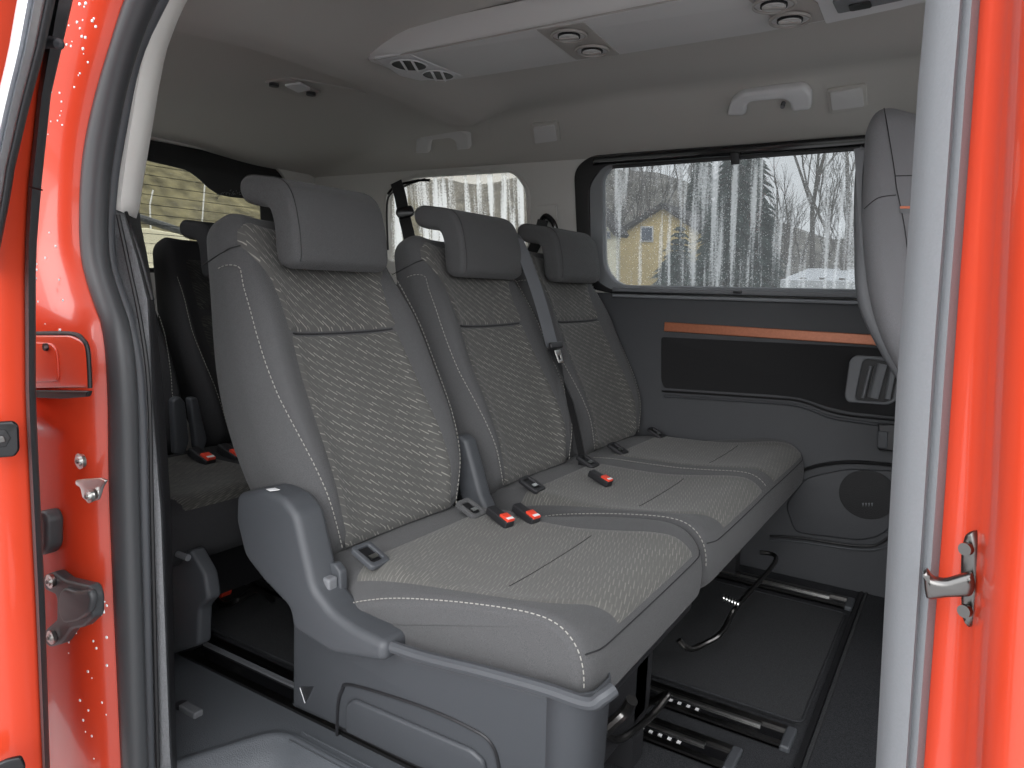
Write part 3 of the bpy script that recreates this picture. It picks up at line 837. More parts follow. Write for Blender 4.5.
# black frame round the big window
fo = round_corners(px2d([(575, 170), (590, 156), (905, 127), (905, 298), (610, 293), (580, 285)], UP), [.05, .05, .03, .03, .04, .04])
fi = round_corners(px2d([(590, 186), (604, 165), (900, 144), (900, 294), (612, 291), (592, 276)], UP), [.03, .04, .03, .03, .05, .05])
frU = (UP[0] + UP[3] * .012, *UP[1:])
w1 = plate('window_1', [fo, fi], frU, .012, .004, 'blk'); tag(w1, kind='structure')
gi = round_corners(px2d([(596, 186), (608, 168), (900, 146), (900, 291), (618, 287), (598, 270)], UP), .03)
gf = (UP[0] - UP[3] * .030, *UP[1:])
plate('glass', [round_corners(px2d([(592, 180), (600, 150), (905, 125), (905, 302), (610, 296), (592, 280)], UP), .03)], gf, .004, .0005, glass('side_glass', (.46, .47, .475), .30, .28, 40, 0.0, (.50, .66)), w1)
# inner reveal ring (grey)
ro = round_corners(px2d([(584, 172), (598, 156), (905, 136), (905, 298), (610, 294), (588, 284)], UP), [.05] * 6)
ri = round_corners(px2d([(603, 178), (612, 166), (900, 144), (900, 290.5), (618, 285.5), (604, 268)], UP), [.04, .05, .03, .03, .05, .05])
plate('window_surround', [ro, ri], (UP[0] + UP[3] * .004, *UP[1:]), .03, .006, 'greyp', w1)
# rolled blind cassette along the top
def strip(name, a, b, fr, lift, w, th, m, parent):
    o, ex, ey, ez = fr
    p, q = px2d([a, b], (o + ez * lift, ex, ey, ez))
    d = (q - p).normalized(); nn = V((-d.y, d.x)) * w / 2
    return plate(name, [[p - nn, q - nn, q + nn, p + nn]], (o + ez * lift, ex, ey, ez), th, min(w, th) * .3, m, parent)
bl = strip('blind_cassette', (592, 161), (905, 137), UP, .035, .034, .03, 'gloss', w1)
strip('blind_bar', (612, 167), (905, 145), UP, .030, .014, .012, 'plasd', w1)
pplate('latch', [(730, 153), (739, 152), (739, 164), (731, 165)], UP, .015, .003, 'plasd', w1, r=.003, lift=.05)
# sill below window
strip('sill_strip', (612, 289.5), (905, 297), UP, .020, .018, .02, 'plasl', w1)
strip('sill_strip', (612, 295.5), (905, 304), UP, .026, .014, .03, 'greyp', w1)
strip('sill_gap', (612, 292.3), (905, 300), UP, .030, .003, .02, 'blk', w1)
pplate('sill_clip', [(733, 291), (741, 291.5), (741, 293.5), (733, 293.5)], UP, .02, .001, 'blk', w1, lift=.034)
# quarter window
w2 = plate('window_2', [round_corners(px2d([(384, 192), (412, 174), (516, 168), (530, 190), (532, 255), (386, 266)], UP), [.03, .06, .05, .03, .03, .04]), q_hole], (UP[0] + UP[3] * .004, *UP[1:]), .012, .004, 'upper'); tag(w2, kind='structure')
plate('glass', [round_corners(px2d([(380, 185), (405, 160), (525, 160), (540, 190), (540, 262), (380, 272)], UP), .03)], gf, .004, .0005, glass('quarter_glass', (.50, .49, .46), .55, .2, 34, 3.3, (.45, .62)), w2)
mb = MB(); mb.tube(catmull([hit(x, y, UP[3], UP[0] + UP[3] * .012) for x, y in ((388, 250), (387, 205), (393, 192), (410, 184), (425, 179))], 5), .005, 6); mb.build('edge_seal', 'blk', w2)
# b-pillar style filler beside the quarter window
# door furniture
cs = strip('copper_trim', (664, 326.5), (905, 342), LP, .012, .036, .012, 'cop', wl); tag(cs, 'copper-coloured wooden trim strip')
insp = pplate('insert_panel', [(661, 337), (905, 349), (905, 418), (850, 412), (828, 407), (800, 398), (775, 395), (664, 388), (661, 380)], LP, .008, .003, 'ins', wl, r=.012, lift=.005); tag(insp, 'black cloth insert')
mb = MB(); mb.tube(catmull([hit(x, y, LP[3], LP[0] + LP[3] * .010) for x, y in ((662, 391), (770, 398), (800, 401), (826, 410), (850, 415.5), (905, 421))], 5), .004, 6); mb.build('insert_edge', 'blk', wl)
# inner pull handle with recess
bz_o = round_corners(px2d([(856, 355), (900, 358), (904, 362), (898, 400), (888, 405), (848, 402), (845, 396), (850, 360)], LP), .012)
bz_i = round_corners(px2d([(866, 359), (896, 362), (899, 366), (893, 399), (885, 402), (857, 400), (856, 396), (863, 362)], LP), .008)
bz = plate('handle_bezel', [bz_o, bz_i], (LP[0] + LP[3] * .014, *LP[1:]), .012, .004, 'plasl', wl)
plate('handle_recess', [bz_i], (LP[0] + LP[3] * .0065, *LP[1:]), .002, .0005, 'blk', bz)
mb = MB(); mb.tube([hit(x, y, LP[3], LP[0] + LP[3] * .022) for x, y in ((882, 364), (873, 398))], .016, 12, squash=.6); mb.build('pull_lever', 'plasl', bz)
mb = MB(); mb.tube([hit(x, y, LP[3], LP[0] + LP[3] * .014) for x, y in ((871, 366), (863, 398))], .007, 10); mb.build('recess_rib', 'plasl', bz)
mb = MB(); mb.tube([hit(x, y, LP[3], LP[0] + LP[3] * .014) for x, y in ((893, 368), (887, 399))], .010, 10); mb.build('recess_rib', 'plasl', bz)
lk = pplate('lock_button', [(878, 424), (905, 424), (905, 453), (878, 450)], LP, .03, .006, 'plasd', wl, r=.004, lift=.030)
pplate('lock_slider', [(878, 431), (888, 432), (887, 449), (877, 448)], LP, .012, .003, 'plas', lk, r=.003, lift=.038)
# lower pocket / speaker
sp1 = pplate('speaker_panel', [(805, 478), (845, 469), (905, 471), (905, 510), (882, 536), (860, 541), (795, 533), (785, 505)], LP, .016, .006, 'door', wl, r=.03, lift=.012)
mb = MB(); mb.tube(catmull([hit(x, y, LP[3], LP[0] + LP[3] * .008) for x, y in ((775, 500), (800, 472), (845, 462), (905, 466))], 5), .012, 8, squash=.5); mb.build('pocket_shadow_gap', 'blk', wl)
mb = MB(); mb.tube(catmull([hit(x, y, LP[3], LP[0] + LP[3] * .008) for x, y in ((770, 536), (800, 538), (860, 546), (884, 541), (905, 518))], 5), .005, 8); mb.build('pocket_gap', 'blk', wl)
mb = MB(); mb.tube(catmull([hit(x, y, LP[3], LP[0] + LP[3] * .006) for x, y in ((770, 540), (800, 542), (862, 550), (888, 545), (905, 524))], 5), .004, 8); mb.build('pocket_lip', 'plas', wl)
c = px2d([(868, 494)], LP)[0]
circ = [V((c.x + .090 * math.cos(2 * PI * i / 48), c.y + .084 * math.sin(2 * PI * i / 48))) for i in range(48)]
spk = plate('speaker_grille', [circ], (LP[0] + LP[3] * .015, *LP[1:]), .006, .002, mat('grille', (.013, .013, .014), .6, bump=1, scale=350), sp1)
for i in range(4):
    pplate('grille_mark', [(862 + i * 3, 503), (864 + i * 3, 503), (863 + i * 3, 507)], LP, .002, .0003, 'plasl', spk, lift=.017)
# shoulder line of the door panel
mb = MB(); mb.tube(catmull([hit(x, y, LP[3], LP[0] + LP[3] * .003) for x, y in ((664, 396), (760, 402), (800, 406), (830, 417), (860, 422), (905, 428))], 5), .006, 8); mb.build('panel_shoulder', 'door', wl)

# ================================================================== CEILING
def smin(a, b, k):
    h = max(0, min(1, .5 + .5 * (b - a) / k)); return b * (1 - h) + a * h - k * h * (1 - h)
def ceil_z(x, y):
    base = interp([(-3.0, 1.535), (-2.6, 1.605), (-2.2, 1.64), (-1.80, 1.655), (-1.722, 1.660), (-1.70, 1.608), (-1.66, 1.610), (-1.60, 1.625), (-1.53, 1.665), (-1.42, 1.70), (-1.1, 1.715), (0.9, 1.715), (1.3, 1.62)], x)
    d = abs(y - 1.66)
    rail = 1.530 + .77 * (.985 - d)
    base -= .03 * sstep(.2, .7, d)
    if x > -1.75: base += max(0, 1.675 - base) * sstep(.60, .80, d)
    return smin(base, rail, .022)
xs = sorted(set([round(-3.0 + .05 * i, 4) for i in range(87)] + [-1.722, -1.715, -1.708, -1.70, -1.72]))
rows = [[V((x, .66 + (2.70 - .66) * j / 60, ceil_z(x, .66 + (2.70 - .66) * j / 60))) for j in range(61)] for x in xs]
ce = grid('ceiling', rows, 'head', smooth=50); md = ce.modifiers.new('s', 'SOLIDIFY'); md.thickness = .03; md.offset = 1; tag(ce, kind='structure')
roof = flat('roof_panel', rect(-3.05, 1.35, .60, 2.80, 0, .1), 1.80, .05, .02, 'red'); tag(roof, kind='structure')
roof.name = 'wall_roof'

# overhead console
CZ = 1.635
CF = (V((0, 0, CZ)), V((1, 0, 0)), V((0, -1, 0)), V((0, 0, -1)))
def cpx(pts, z=CZ): return [V((p.x, -p.y)) for p in (at(x, y, z=z) for x, y in pts)]
co = round_corners(cpx([(369, 61), (420, 81), (462, 79), (760, 33), (930, 2)]) + [V((.75, -1.80)), V((.75, -1.60))] + cpx([(700, -3)]), [.006, .04, .01, 0, 0, .02, .02, 0])
con = plate('overhead_console', [co], CF, .075, .003, 'cons', bevres=4)
tag(con, 'long grey overhead console with round air vents under the ceiling', 'console')
def insert(pts, name='vent_panel', m='consv', z=CZ - .002): return plate(name, [round_corners(cpx(pts, z), .008)], (V((0, 0, z)), *CF[1:]), .006, .001, m, con)
i1 = insert([(374, 58), (408, 54), (464, 77), (420, 81), (400, 76)], m='handle')
i2 = insert([(536, 30), (584, 23), (620, 55), (576, 60)])
i3 = insert([(744, -3), (795, -14), (836, 18), (785, 28)])
def vent(px, py, r, parent, open_=True):
    c = at(px, py, z=CZ - .005)
    t = empty('air_vent', c); t.parent = parent; t.matrix_basis = parent_world(parent).inverted() @ Matrix.Translation(c)
    def ring(r0, r1, h, m, name, zz=0):
        vs, fs = [], []; n = 32
        for rr, z in ((r0, 0), (r0, -h), (r1, -h), (r1, 0)):
            vs += [c + V((rr * math.cos(2 * PI * i / n), rr * math.sin(2 * PI * i / n), z + zz)) for i in range(n)]
        for k in range(4):
            for i in range(n): fs.append((k * n + i, k * n + (i + 1) % n, ((k + 1) % 4) * n + (i + 1) % n, ((k + 1) % 4) * n + i))
        return build(name, vs, fs, m, t)
    bpy.context.view_layer.update()
    ring(r, r * .90, .003 if open_ else .006, 'handle' if open_ else 'consv', 'vent_ring')
    mb = MB(); mb.cyl(c + V((0, 0, .0)), (0, 0, 1), r * .92, .002, 28); mb.build('vent_disc', 'blk' if open_ else 'cons', t)
    if open_:
        R = Matrix.Rotation(math.radians(30), 3, 'Z') @ Matrix.Rotation(math.radians(50), 3, 'Y')
        for o_ in (-.28, .28):
            mb = MB(); mb.box(c + Matrix.Rotation(math.radians(30), 3, 'Z') @ V((o_ * r, 0, -.001)), (.008, r * .80 * math.sqrt(1 - o_ * o_), .003), R); mb.build('vent_slat', 'handle', t)
    else:
        ring(r * .62, r * .54, .006, 'blk', 'vent_groove'); ring(r * .54, r * .2, .008, 'cons', 'vent_blade')
        R = Matrix.Rotation(math.radians(20), 3, 'Z')
        mb = MB(); mb.box(c + V((0, 0, -.008)), (r * .5, .006, .003), R); mb.build('vent_tab', 'consv', t)
    return t
vent(409, 65, .056, i1); vent(438, 75, .052, i1)
vent(569, 35, .046, i2, False); vent(592, 50, .046, i2, False)
vent(774, 4, .046, i3, False); vent(790, 19, .046, i3, False)
lf = insert([(812, -12), (960, -45), (1000, -20), (900, 8), (826, 24)], 'lamp_panel', 'handle', CZ - .004)
insert([(832, 2), (905, -12), (905, 0), (838, 14)], 'lamp_lens', 'plasl', CZ - .009)
insert([(848, 6), (870, 2), (872, 8), (850, 12)], 'lamp_switch', 'blk', CZ - .012)
ra, rb_ = at(369, 60, z=CZ), at(700, -3, z=CZ); rd = (rb_ - ra).normalized(); ra2 = ra; rb2 = ra + rd * 2.2
ta, tb_ = at(364, 41, z=1.712), at(562, 0, z=1.712); td_ = (tb_ - ta).normalized(); tb2 = ta + td_ * 2.2
rows = []
for k in range(7):
    q = k / 6; bow = .010 * math.sin(PI * q)
    rows.append([(ra2.lerp(ta, q) + V((.03, .05, 0)) + V((0, 0, -bow))), ra2.lerp(ta, q) + V((0, .0, -bow)), ra2.lerp(ta, q).lerp(rb2.lerp(tb2, q), .5) + V((0, -.3 * bow, -bow)), rb2.lerp(tb2, q) + V((0, 0, -bow))])
grid('console_side', rows, 'cons', con, smooth=60)
# ridge line along console
mb = MB(); mb.tube([at(374, 60, z=CZ - .001), at(460, 43, z=CZ - .001), at(684, -2, z=CZ - .001), at(760, -16, z=CZ - .001)], .002, 6); mb.build('console_ridge', 'consv', con)

# rear dome lamp
dl = empty('dome_lamp', (-1.93, 1.68, 1.62), 'small round-ended ceiling lamp on the rear headliner', 'lamp')
DZ = 1.647
dn = (V((0, 0, DZ)), V((1, 0, 0)), V((0, -1, 0)), V((0, 0, -1)))
def dpx(pts, z): return [V((p.x, -p.y)) for p in (at(x, y, z=z) for x, y in pts)]
plate('lamp_base', [round_corners(dpx([(240, 82), (282, 76), (372, 94), (300, 101)], DZ), .04)], dn, .02, .006, 'head', dl)
plate('lamp_bezel', [round_corners(dpx([(262, 83), (290, 80), (322, 94), (300, 98)], DZ - .008), .03)], (V((0, 0, DZ - .008)), *dn[1:]), .012, .004, 'consv', dl)
plate('lamp_lens', [round_corners(dpx([(284, 86), (300, 84), (311, 90), (298, 93)], DZ - .014), .01)], (V((0, 0, DZ - .014)), *dn[1:]), .008, .002, 'handle', dl)
for (x, y) in ((274, 85), (311, 94)):
    mb = MB(); mb.cyl(at(x, y, z=DZ - .013), (0, 0, 1), .016, .01, 18); mb.build('lamp_reading_spot', 'plasd', dl)

# grab handles and clip covers on the far roof rail
RP = wall_frame(V((0, -.77, -1)), V((0, 2.645, 1.530)))
def ghandle(pts, label, name='grab_handle', th=.035):
    o = pplate(name, pts, RP, th, .012, 'handle', None, r=.015, lift=.030, bevres=4)
    tag(o, label, 'handle', 'ceiling grab handles'); return o
gh = ghandle([(726, 117), (730, 103), (740, 95), (775, 90), (803, 87), (811, 94), (811, 111), (791, 113), (790, 104), (783, 100), (750, 103), (746, 107), (745, 117)], 'light grey grab handle above the big side window, nearer of two')
mb = MB(); mb.cyl(hit(783, 105, RP[3], RP[0] + RP[3] * .02), RP[3], .007, .02, 12); mb.build('coat_hook', 'plasl', gh)
g2 = ghandle([(415, 154), (416, 140), (424, 133), (458, 130), (469, 135), (470, 150), (456, 151), (455, 142), (450, 139), (432, 141), (430, 144), (429, 154)], 'small grey grab handle left of the square cover, above the rear quarter window', th=.03)
g2.data.materials[0] = M['cons']
def clip(pts, pi, label, up=0.0):
    o = pplate('clip_cover', pts, RP, .010 + up, .003, 'head', None, r=.012, lift=.008 + up); tag(o, label, 'cover', 'square covers on the roof rail')
    pplate('cover_lid', pi, RP, .008, .0025, 'cons', o, r=.008, lift=.012 + up)
clip([(826, 90), (866, 84), (868, 108), (830, 115)], [(830, 93), (862, 88), (864, 107), (832, 111)], 'square trim cover on the roof rail right of the nearer grab handle')
clip([(530, 125), (557, 122), (560, 142), (534, 147)], [(533, 128), (554, 125), (557, 141), (535, 144)], 'square trim cover on the roof rail between the two grab handles', .006)

# far belt anchor on the pillar and rear belt
ba = pplate('seat_belt', [(534, 206), (556, 204), (558, 236), (536, 238)], UP, .012, .004, 'upper', None, r=.012, lift=.014)
tag(ba, 'black belt guide on the grey pillar, above the farthest headrest', 'seat belt', 'wall mounted seat belts')
mb = MB(); mb.tube(catmull([hit(x, y, UP[3], UP[0] + UP[3] * .03) for x, y in ((536, 236), (541, 222), (546, 216), (553, 222), (556, 230))], 4), .012, 8); mb.build('belt_guide', 'gloss', ba)
p0, p1 = hit(543, 220, UP[3], UP[0] + UP[3] * .045), hit(538, 240, UP[3], UP[0] + UP[3] * .075)
ribbon('webbing', [p0, p1, p1 + V((-.03, -.06, -.12))], V((.3, -1, .2)), .046, .003, 'beltd', ba)
rb = empty('seat_belt', at(405, 180, y=2.5), 'black belt hanging in front of the rear quarter window', 'seat belt', 'wall mounted seat belts')
q = [at(396, 182, y=2.55), at(400, 195, y=2.54), at(404, 215, y=2.53), at(409, 236, y=2.52), at(414, 262, y=2.51)]
ribbon('webbing', q, V((.4, -1, 0)), .055, .003, 'beltd', rb)
mb = MB(); mb.tube(catmull([at(388, 194, y=2.56), at(396, 186, y=2.56), at(415, 181, y=2.58), at(430, 180, y=2.6)], 4), .006, 8); mb.build('belt_hook', 'gloss', rb)
pplate('belt_guide', [(396, 208), (411, 205), (414, 212), (412, 216), (399, 219), (395, 214)], wall_frame(V((.3, -1, 0)), V((-2.2, 2.50, 1.3))), .02, .006, 'gloss', rb, r=.01)

# ================================================================== REAR WALL, TAILGATE GLASS
RW = wall_frame(V((1, 0, 0)), V((-2.9, 0, 0)))   # normal faces forward; ex = +y
def rw(y, z):
    w = V((-2.9, y, z)) - RW[0]; return V((w.dot(RW[1]), w.dot(RW[2])))
hole = round_corners([rw(.95, 1.0), rw(2.44, 1.0), rw(2.50, 1.47), rw(2.40, 1.545), rw(.95, 1.535)], [.05, .05, .06, .06, .05])
rwl = plate('wall_rear', [[rw(.60, -.05), rw(2.78, -.05), rw(2.78, 1.70), rw(.60, 1.70)], hole], RW, .05, .004, 'upper'); tag(rwl, kind='structure')
w3 = plate('window_3', [hole, round_corners([rw(1.0, 1.02), rw(2.36, 1.02)] + px2d([(262, 199), (245, 198), (232, 197), (220, 194), (211, 188), (203, 180), (190, 170), (148, 160)], RW) + [rw(1.0, 1.455)], [.03, .03, .01, .03, .03, .02, .02, .02, .03, 0, .03])], (V((-2.915, 0, 0)), *RW[1:]), .006, .001, 'blk'); tag(w3, kind='structure')
plate('glass', [hole], (V((-2.935, 0, 0)), *RW[1:]), .004, .0005, glass('rear_glass', (.60, .60, .57), 0, .12), w3)
for k in range(11):
    mb = MB(); z = 1.04 + .04 * k; mb.tube([V((-2.93, 1.02, z)), V((-2.93, 2.32, z + .002))], .0012, 4); mb.build('heater_wire', 'blk', w3)
mb = MB()
for k in range(70):
    a_ = random.uniform(215, 262); b_ = 198 - 6 * math.sin((a_ - 215) / 47 * PI) + random.uniform(-3, 3)
    p = hit(a_, b_, RW[3], V((-2.912, 0, 0))); mb.cyl(p, (1, 0, 0), .0022, .001, 8)
dd = mb.build('frit_dots', 'plasl', w3); tag(dd, kind='stuff')

# ================================================================== NEAR SIDE WALL (behind the doorway)
NW = wall_frame(V((0, 1, -.1)), V((0, .80, .98)))
def nw(x, z):
    w = V((x, .80, z)) - NW[0]; return V(((w).dot(NW[1]), (z - .98) / NW[2].z))
nwl = plate('wall_right', [[nw(-1.37, -.05), nw(-2.95, -.05), nw(-2.95, 1.62), nw(-1.37, 1.62)], round_corners([nw(-1.5, 1.00), nw(-2.8, 1.00), nw(-2.7, 1.47), nw(-1.5, 1.47)], .06)], NW, .03, .003, 'upper'); tag(nwl, kind='structure')
w4 = plate('window_4', [round_corners([nw(-1.48, .98), nw(-2.82, .98), nw(-2.72, 1.49), nw(-1.48, 1.49)], .06)], (NW[0] - NW[3] * .03, *NW[1:]), .004, .001, glass('near_quarter_glass', (.85, .85, .85))); tag(w4, kind='structure')

# curves of the door opening at the rear: (z, x)
SO = [(-.30, -1.20), (.112, -1.199), (.59, -1.203), (.805, -1.195), (.905, -1.203), (.953, -1.230), (1.024, -1.261), (1.116, -1.263), (1.196, -1.248), (1.271, -1.215), (1.341, -1.172), (1.407, -1.127), (1.46, -1.07), (1.52, -.95), (1.56, -.80)]
SI = [(-.30, -1.19), (.093, -1.188), (.584, -1.180), (.802, -1.180), (.915, -1.203), (1.026, -1.257), (1.137, -1.250), (1.228, -1.223), (1.338, -1.178), (1.417, -1.106), (1.47, -1.04), (1.52, -.93), (1.56, -.80)]
def dense(tab, k=5): 
    pts = catmull([V((a, b, 0)) for a, b in tab], k); return [(p.x, p.y) for p in pts]
SOd, SId = dense(SO), dense(SI)
zs = [-.30 + 1.86 * i / 90 for i in range(91)]
xo = lambda z: interp(SOd, z)
xi = lambda z: interp(SId, z)
# red jamb sheet
cols = [(.012, .685), (.004, .668), (-.006, .640), (-.02, .622), (-.045, .612), (-.075, .606), (-.12, .604), (-.2, .600), (-.26, .585), (-.33, .56), (-.36, .55), (-1.8, .52)]
rows = []
for z in [-.45, -.4] + zs:
    r = []
    for dx, y in cols:
        yy = y
        if dx < -1: dx = -1.8 + 1.42 * sstep(.98, 1.02, z)
        st_ = sstep(.735, .75, z)                 # step that runs across the jamb
        if -.3 < dx < -.03: yy += -.022 * st_ * sstep(-.03, -.09, dx) if dx > -.2 else -.022 * st_
        r.append(V((xo(max(z, -.3)) + dx, yy + max(0, z - 1.0) * .03, z)))
    rows.append(r)
jamb = grid('wall_right_jamb', rows, 'red', smooth=60, thick=0); jamb.name = 'wall_rear_jamb'; tag(jamb, kind='structure')
md = jamb.modifiers.new('s', 'SOLIDIFY'); md.thickness = .012; md.offset = 0
JP = wall_frame(V((0, -1, 0)), V((0, .592, 0)))
JU = wall_frame(V((0, -1, 0)), V((0, .575, 0)))
# cover flap
fl = pplate('access_flap', [(20, 335), (70, 335), (82, 341), (86, 352), (88, 388), (20, 389)], JU, .010, .004, 'red', jamb, r=.010)
mb = MB(); mb.tube(catmull([hit(x, y, JU[3], JU[0] + JU[3] * -.004) for x, y in ((20, 334), (70, 333.5), (83, 340), (88, 352), (90, 388))], 5), .0035, 8); mb.build('flap_gap', 'blk', jamb)
pplate('flap_slot', [(20, 390), (88, 391), (86, 397), (60, 399), (20, 397)], JU, .008, .002, 'blk', jamb, r=.004, lift=.001)
pplate('flap_emboss', [(20, 342), (50, 343), (56, 350), (58, 381), (20, 383)], JU, .004, .0018, 'red', fl, r=.010, lift=.0025)
mb = MB(); mb.cyl(hit(46, 347, JU[3], JU[0] + JU[3] * .004), (0, 1, 0), .006, .006, 16); mb.build('flap_screw', 'blk', fl)
mb = MB(); mb.cyl(hit(46, 347, JU[3], JU[0] + JU[3] * .008), (0, 1, 0), .0025, .003, 6); mb.build('screw_head', 'plasl', fl)
# bolts and striker
def bolt(px, py, r, parent, fr=JP, lift=.006):
    c = hit(px, py, fr[3], fr[0] + fr[3] * lift)
    mb = MB(); mb.cyl(c, (0, 1, 0), r, .006, 24, r * .9); mb.cyl(c - V((0, .003, 0)), (0, 1, 0), r * .6, .006, 20); b = mb.build('bolt', 'steel', parent)
    mb = MB(); mb.cyl(c - V((0, .0065, 0)), (0, 1, 0), r * .28, .002, 6); mb.build('bolt_socket', 'dsteel', b)
    return b
bolt(81, 461, .013, jamb, lift=-.010)
stp = pplate('latch_striker', [(75, 480), (84, 479), (100, 478), (105, 481), (101, 487), (97, 500), (88, 503), (82, 498), (80, 488), (75, 485)], JP, .006, .002, 'steel', jamb, r=.004, lift=-.006)
bolt(90, 496, .011, stp, lift=0.0)
# black stop hinge with two bolts
hg = empty('door_stop', at(60, 610, y=.59)); hg.parent = jamb; hg.matrix_basis = parent_world(jamb).inverted() @ Matrix.Translation(at(60, 610, y=.59)); bpy.context.view_layer.update()
pplate('stop_bracket', [(42, 576), (52, 572), (62, 580), (78, 584), (88, 586), (92, 598), (92, 618), (82, 628), (70, 630), (60, 645), (48, 648), (42, 640), (44, 630), (56, 620), (56, 596), (44, 590)], JP, .022, .006, 'rub', hg, r=.008, lift=.012)
pplate('stop_boss', [(62, 588), (74, 592), (88, 590), (91, 600), (88, 614), (76, 622), (62, 624), (57, 610), (58, 594)], JP, .014, .006, 'rub', hg, r=.01, lift=.020)
bolt(51, 581, .012, hg, lift=.016); bolt(52, 637, .012, hg, lift=.016)
# rubber stop and faint features
pplate('rubber_buffer', [(34, 512), (42, 511), (46, 520), (46, 548), (42, 556), (34, 556)], JP, .03, .008, 'rub', jamb, r=.01, lift=.02)
pplate('raised_field', [(20, 448), (52, 448), (56, 456), (57, 768), (20, 780)], JP, .004, .002, 'red', jamb, r=.008, lift=-.0125)
# rain drops on the paint
mb = MB()
for _ in range(150):
    a_, b_ = random.uniform(52, 118), random.choice([random.uniform(0, 130), random.uniform(0, 330), random.uniform(600, 760)])
    sx = max(46, 75 - b_ * .18)
    if a_ < sx or a_ > (122 - min(b_, 160) * .24 if b_ < 260 else 112): continue
    if a_ > 84 and 100 < b_ < 400: continue
    p = at(a_, b_, y=.603 + (max(0, 1.0) * .0)); r_ = random.uniform(.0009, .0024)
    p = p + V((0, -.025 if p.z > .74 else -.002, 0))
    vs, fs = rbox(r_, r_ * .6, r_, r_ * .59, 1, 1, 1, 1); mb.add([v + p for v in vs], fs)
rd = mb.build('rain_drops', mat('water', (.8, .8, .8), .08, spec=1.0), jamb); tag(rd, kind='stuff')

# seal: rounded bead along the opening
def bead(name, fa, fb, za, zb, bulge, m, parent=None, n=10, steps=90):
    vs, fs = [], []
    for i in range(steps + 1):
        z = za + (zb - za) * i / steps
        a_, b_ = V((*fa(z), z)), V((*fb(z), z)); c_ = (a_ + b_) / 2; h = (a_ - b_) / 2
        e = V((h.y, -h.x, 0)).normalized()
        if e.y > 0: e = -e
        for j in range(n):
            t = 2 * PI * j / n; vs.append(c_ + h * math.cos(t) + e * math.sin(t) * bulge)
    for i in range(steps):
        for j in range(n): fs.append((i * n + j, i * n + (j + 1) % n, (i + 1) * n + (j + 1) % n, (i + 1) * n + j))
    fs += [tuple(range(n)), tuple(range(steps * n, (steps + 1) * n))]
    return build(name, vs, fs, m, parent, 60)
yl = lambda z: max(0, z - 1.0) * .03
seal = bead('door_seal', lambda z: (xo(z) - .004, .655 + yl(z)), lambda z: (.55 * xo(z) + .45 * xi(z) + .038 , .668 + yl(z)), -.30, 1.56, .020, 'rub', jamb, 14)
bead('seal_lip', lambda z: (xi(z) - .026, .682 + yl(z)), lambda z: (xi(z) + .006, .700 + yl(z)), -.30, 1.56, .010, 'rubs', seal, 12)

# light upper pillar trim
def prow(y_px, cols_): return [at(x, y_px, y=d) for x, d in cols_]
TL = [(-160, 225), (-80, 195), (0, 158), (30, 145), (60, 133), (95, 126), (133, 120), (190, 113), (203, 111), (212, 112)]
TR = [(-160, 262), (-80, 222), (0, 179), (20, 171), (43, 163), (80, 156), (117, 150), (170, 141), (215, 135), (222, 134)]
rows = []
for i in range(24):
    yp = -120 + (209 + 120) * i / 23
    l, r_ = interp(TL, yp), interp(TR, yp)
    sk = 8 * (i / 23 > .96)
    rows.append([at(l - 3, yp, y=.72), at(l + (r_ - l) * .12, yp, y=.712), at(l + (r_ - l) * .35, yp + 2, y=.715), at(l + (r_ - l) * .6, yp + 5, y=.73), at(l + (r_ - l) * .85, yp + 8, y=.76), at(r_, yp + 10, y=.80), at(r_ - 8, yp + 10, y=.84)])
pt = grid('trim_3', rows, 'pill', smooth=60); md = pt.modifiers.new('s', 'SOLIDIFY'); md.thickness = .004; tag(pt, kind='structure')
# lower grey pillar trim: textured front, dark return
LL = [(195, 109), (256, 117), (322, 134), (389, 143), (512, 147), (768, 153), (900, 156)]
LM = [(195, 117), (256, 136), (300, 147), (400, 150), (512, 160), (760, 170), (900, 176)]
LR = [(195, 139), (222, 141), (256, 148), (300, 155), (400, 165), (512, 172), (740, 177), (900, 183)]
rows = []
for i in range(40):
    yp = 197 + (770 - 197) * i / 39
    l, m_, r_ = interp(LL, yp), interp(LM, yp), interp(LR, yp)
    rows.append([at(l - 2, yp, y=.715), at(l + 1, yp, y=.708), at(m_ - 1, yp, y=.722), at(m_, yp, y=.728)])
pf = grid('trim_4', rows, 'greyp', smooth=60); pf.data.materials[0] = M.setdefault('trimf', mat('lower_pillar_trim', (.15, .153, .16), .55, bump=.6, scale=380, var=.2)); md = pf.modifiers.new('s', 'SOLIDIFY'); md.thickness = .004; tag(pf, kind='structure')
rows = []
for i in range(40):
    yp = 197 + (770 - 197) * i / 39
    l, m_, r_ = interp(LL, yp), interp(LM, yp), interp(LR, yp)
    rows.append([at(m_, yp, y=.728), at(m_ + (r_ - m_) * .5, yp, y=.765), at(r_ - 1, yp - 2, y=.800), at(r_ - 2, yp - 2, y=.86)])
pr_ = grid('pillar_return', rows, 'plasd', pf, smooth=60); md = pr_.modifiers.new('s', 'SOLIDIFY'); md.thickness = .004
mb = MB(); mb.tube(catmull([at(x, y, y=.703) for x, y in ((118, 215), (128, 262), (141, 325), (149, 392), (152, 512), (158, 768))], 6), .0035, 6); mb.build('groove', 'blk', pf)
mb = MB(); mb.tube(catmull([at(x, y, y=.722) for x, y in ((126, 212), (141, 256), (153, 300))], 6), .0030, 6); mb.build('groove', 'blk', pf)

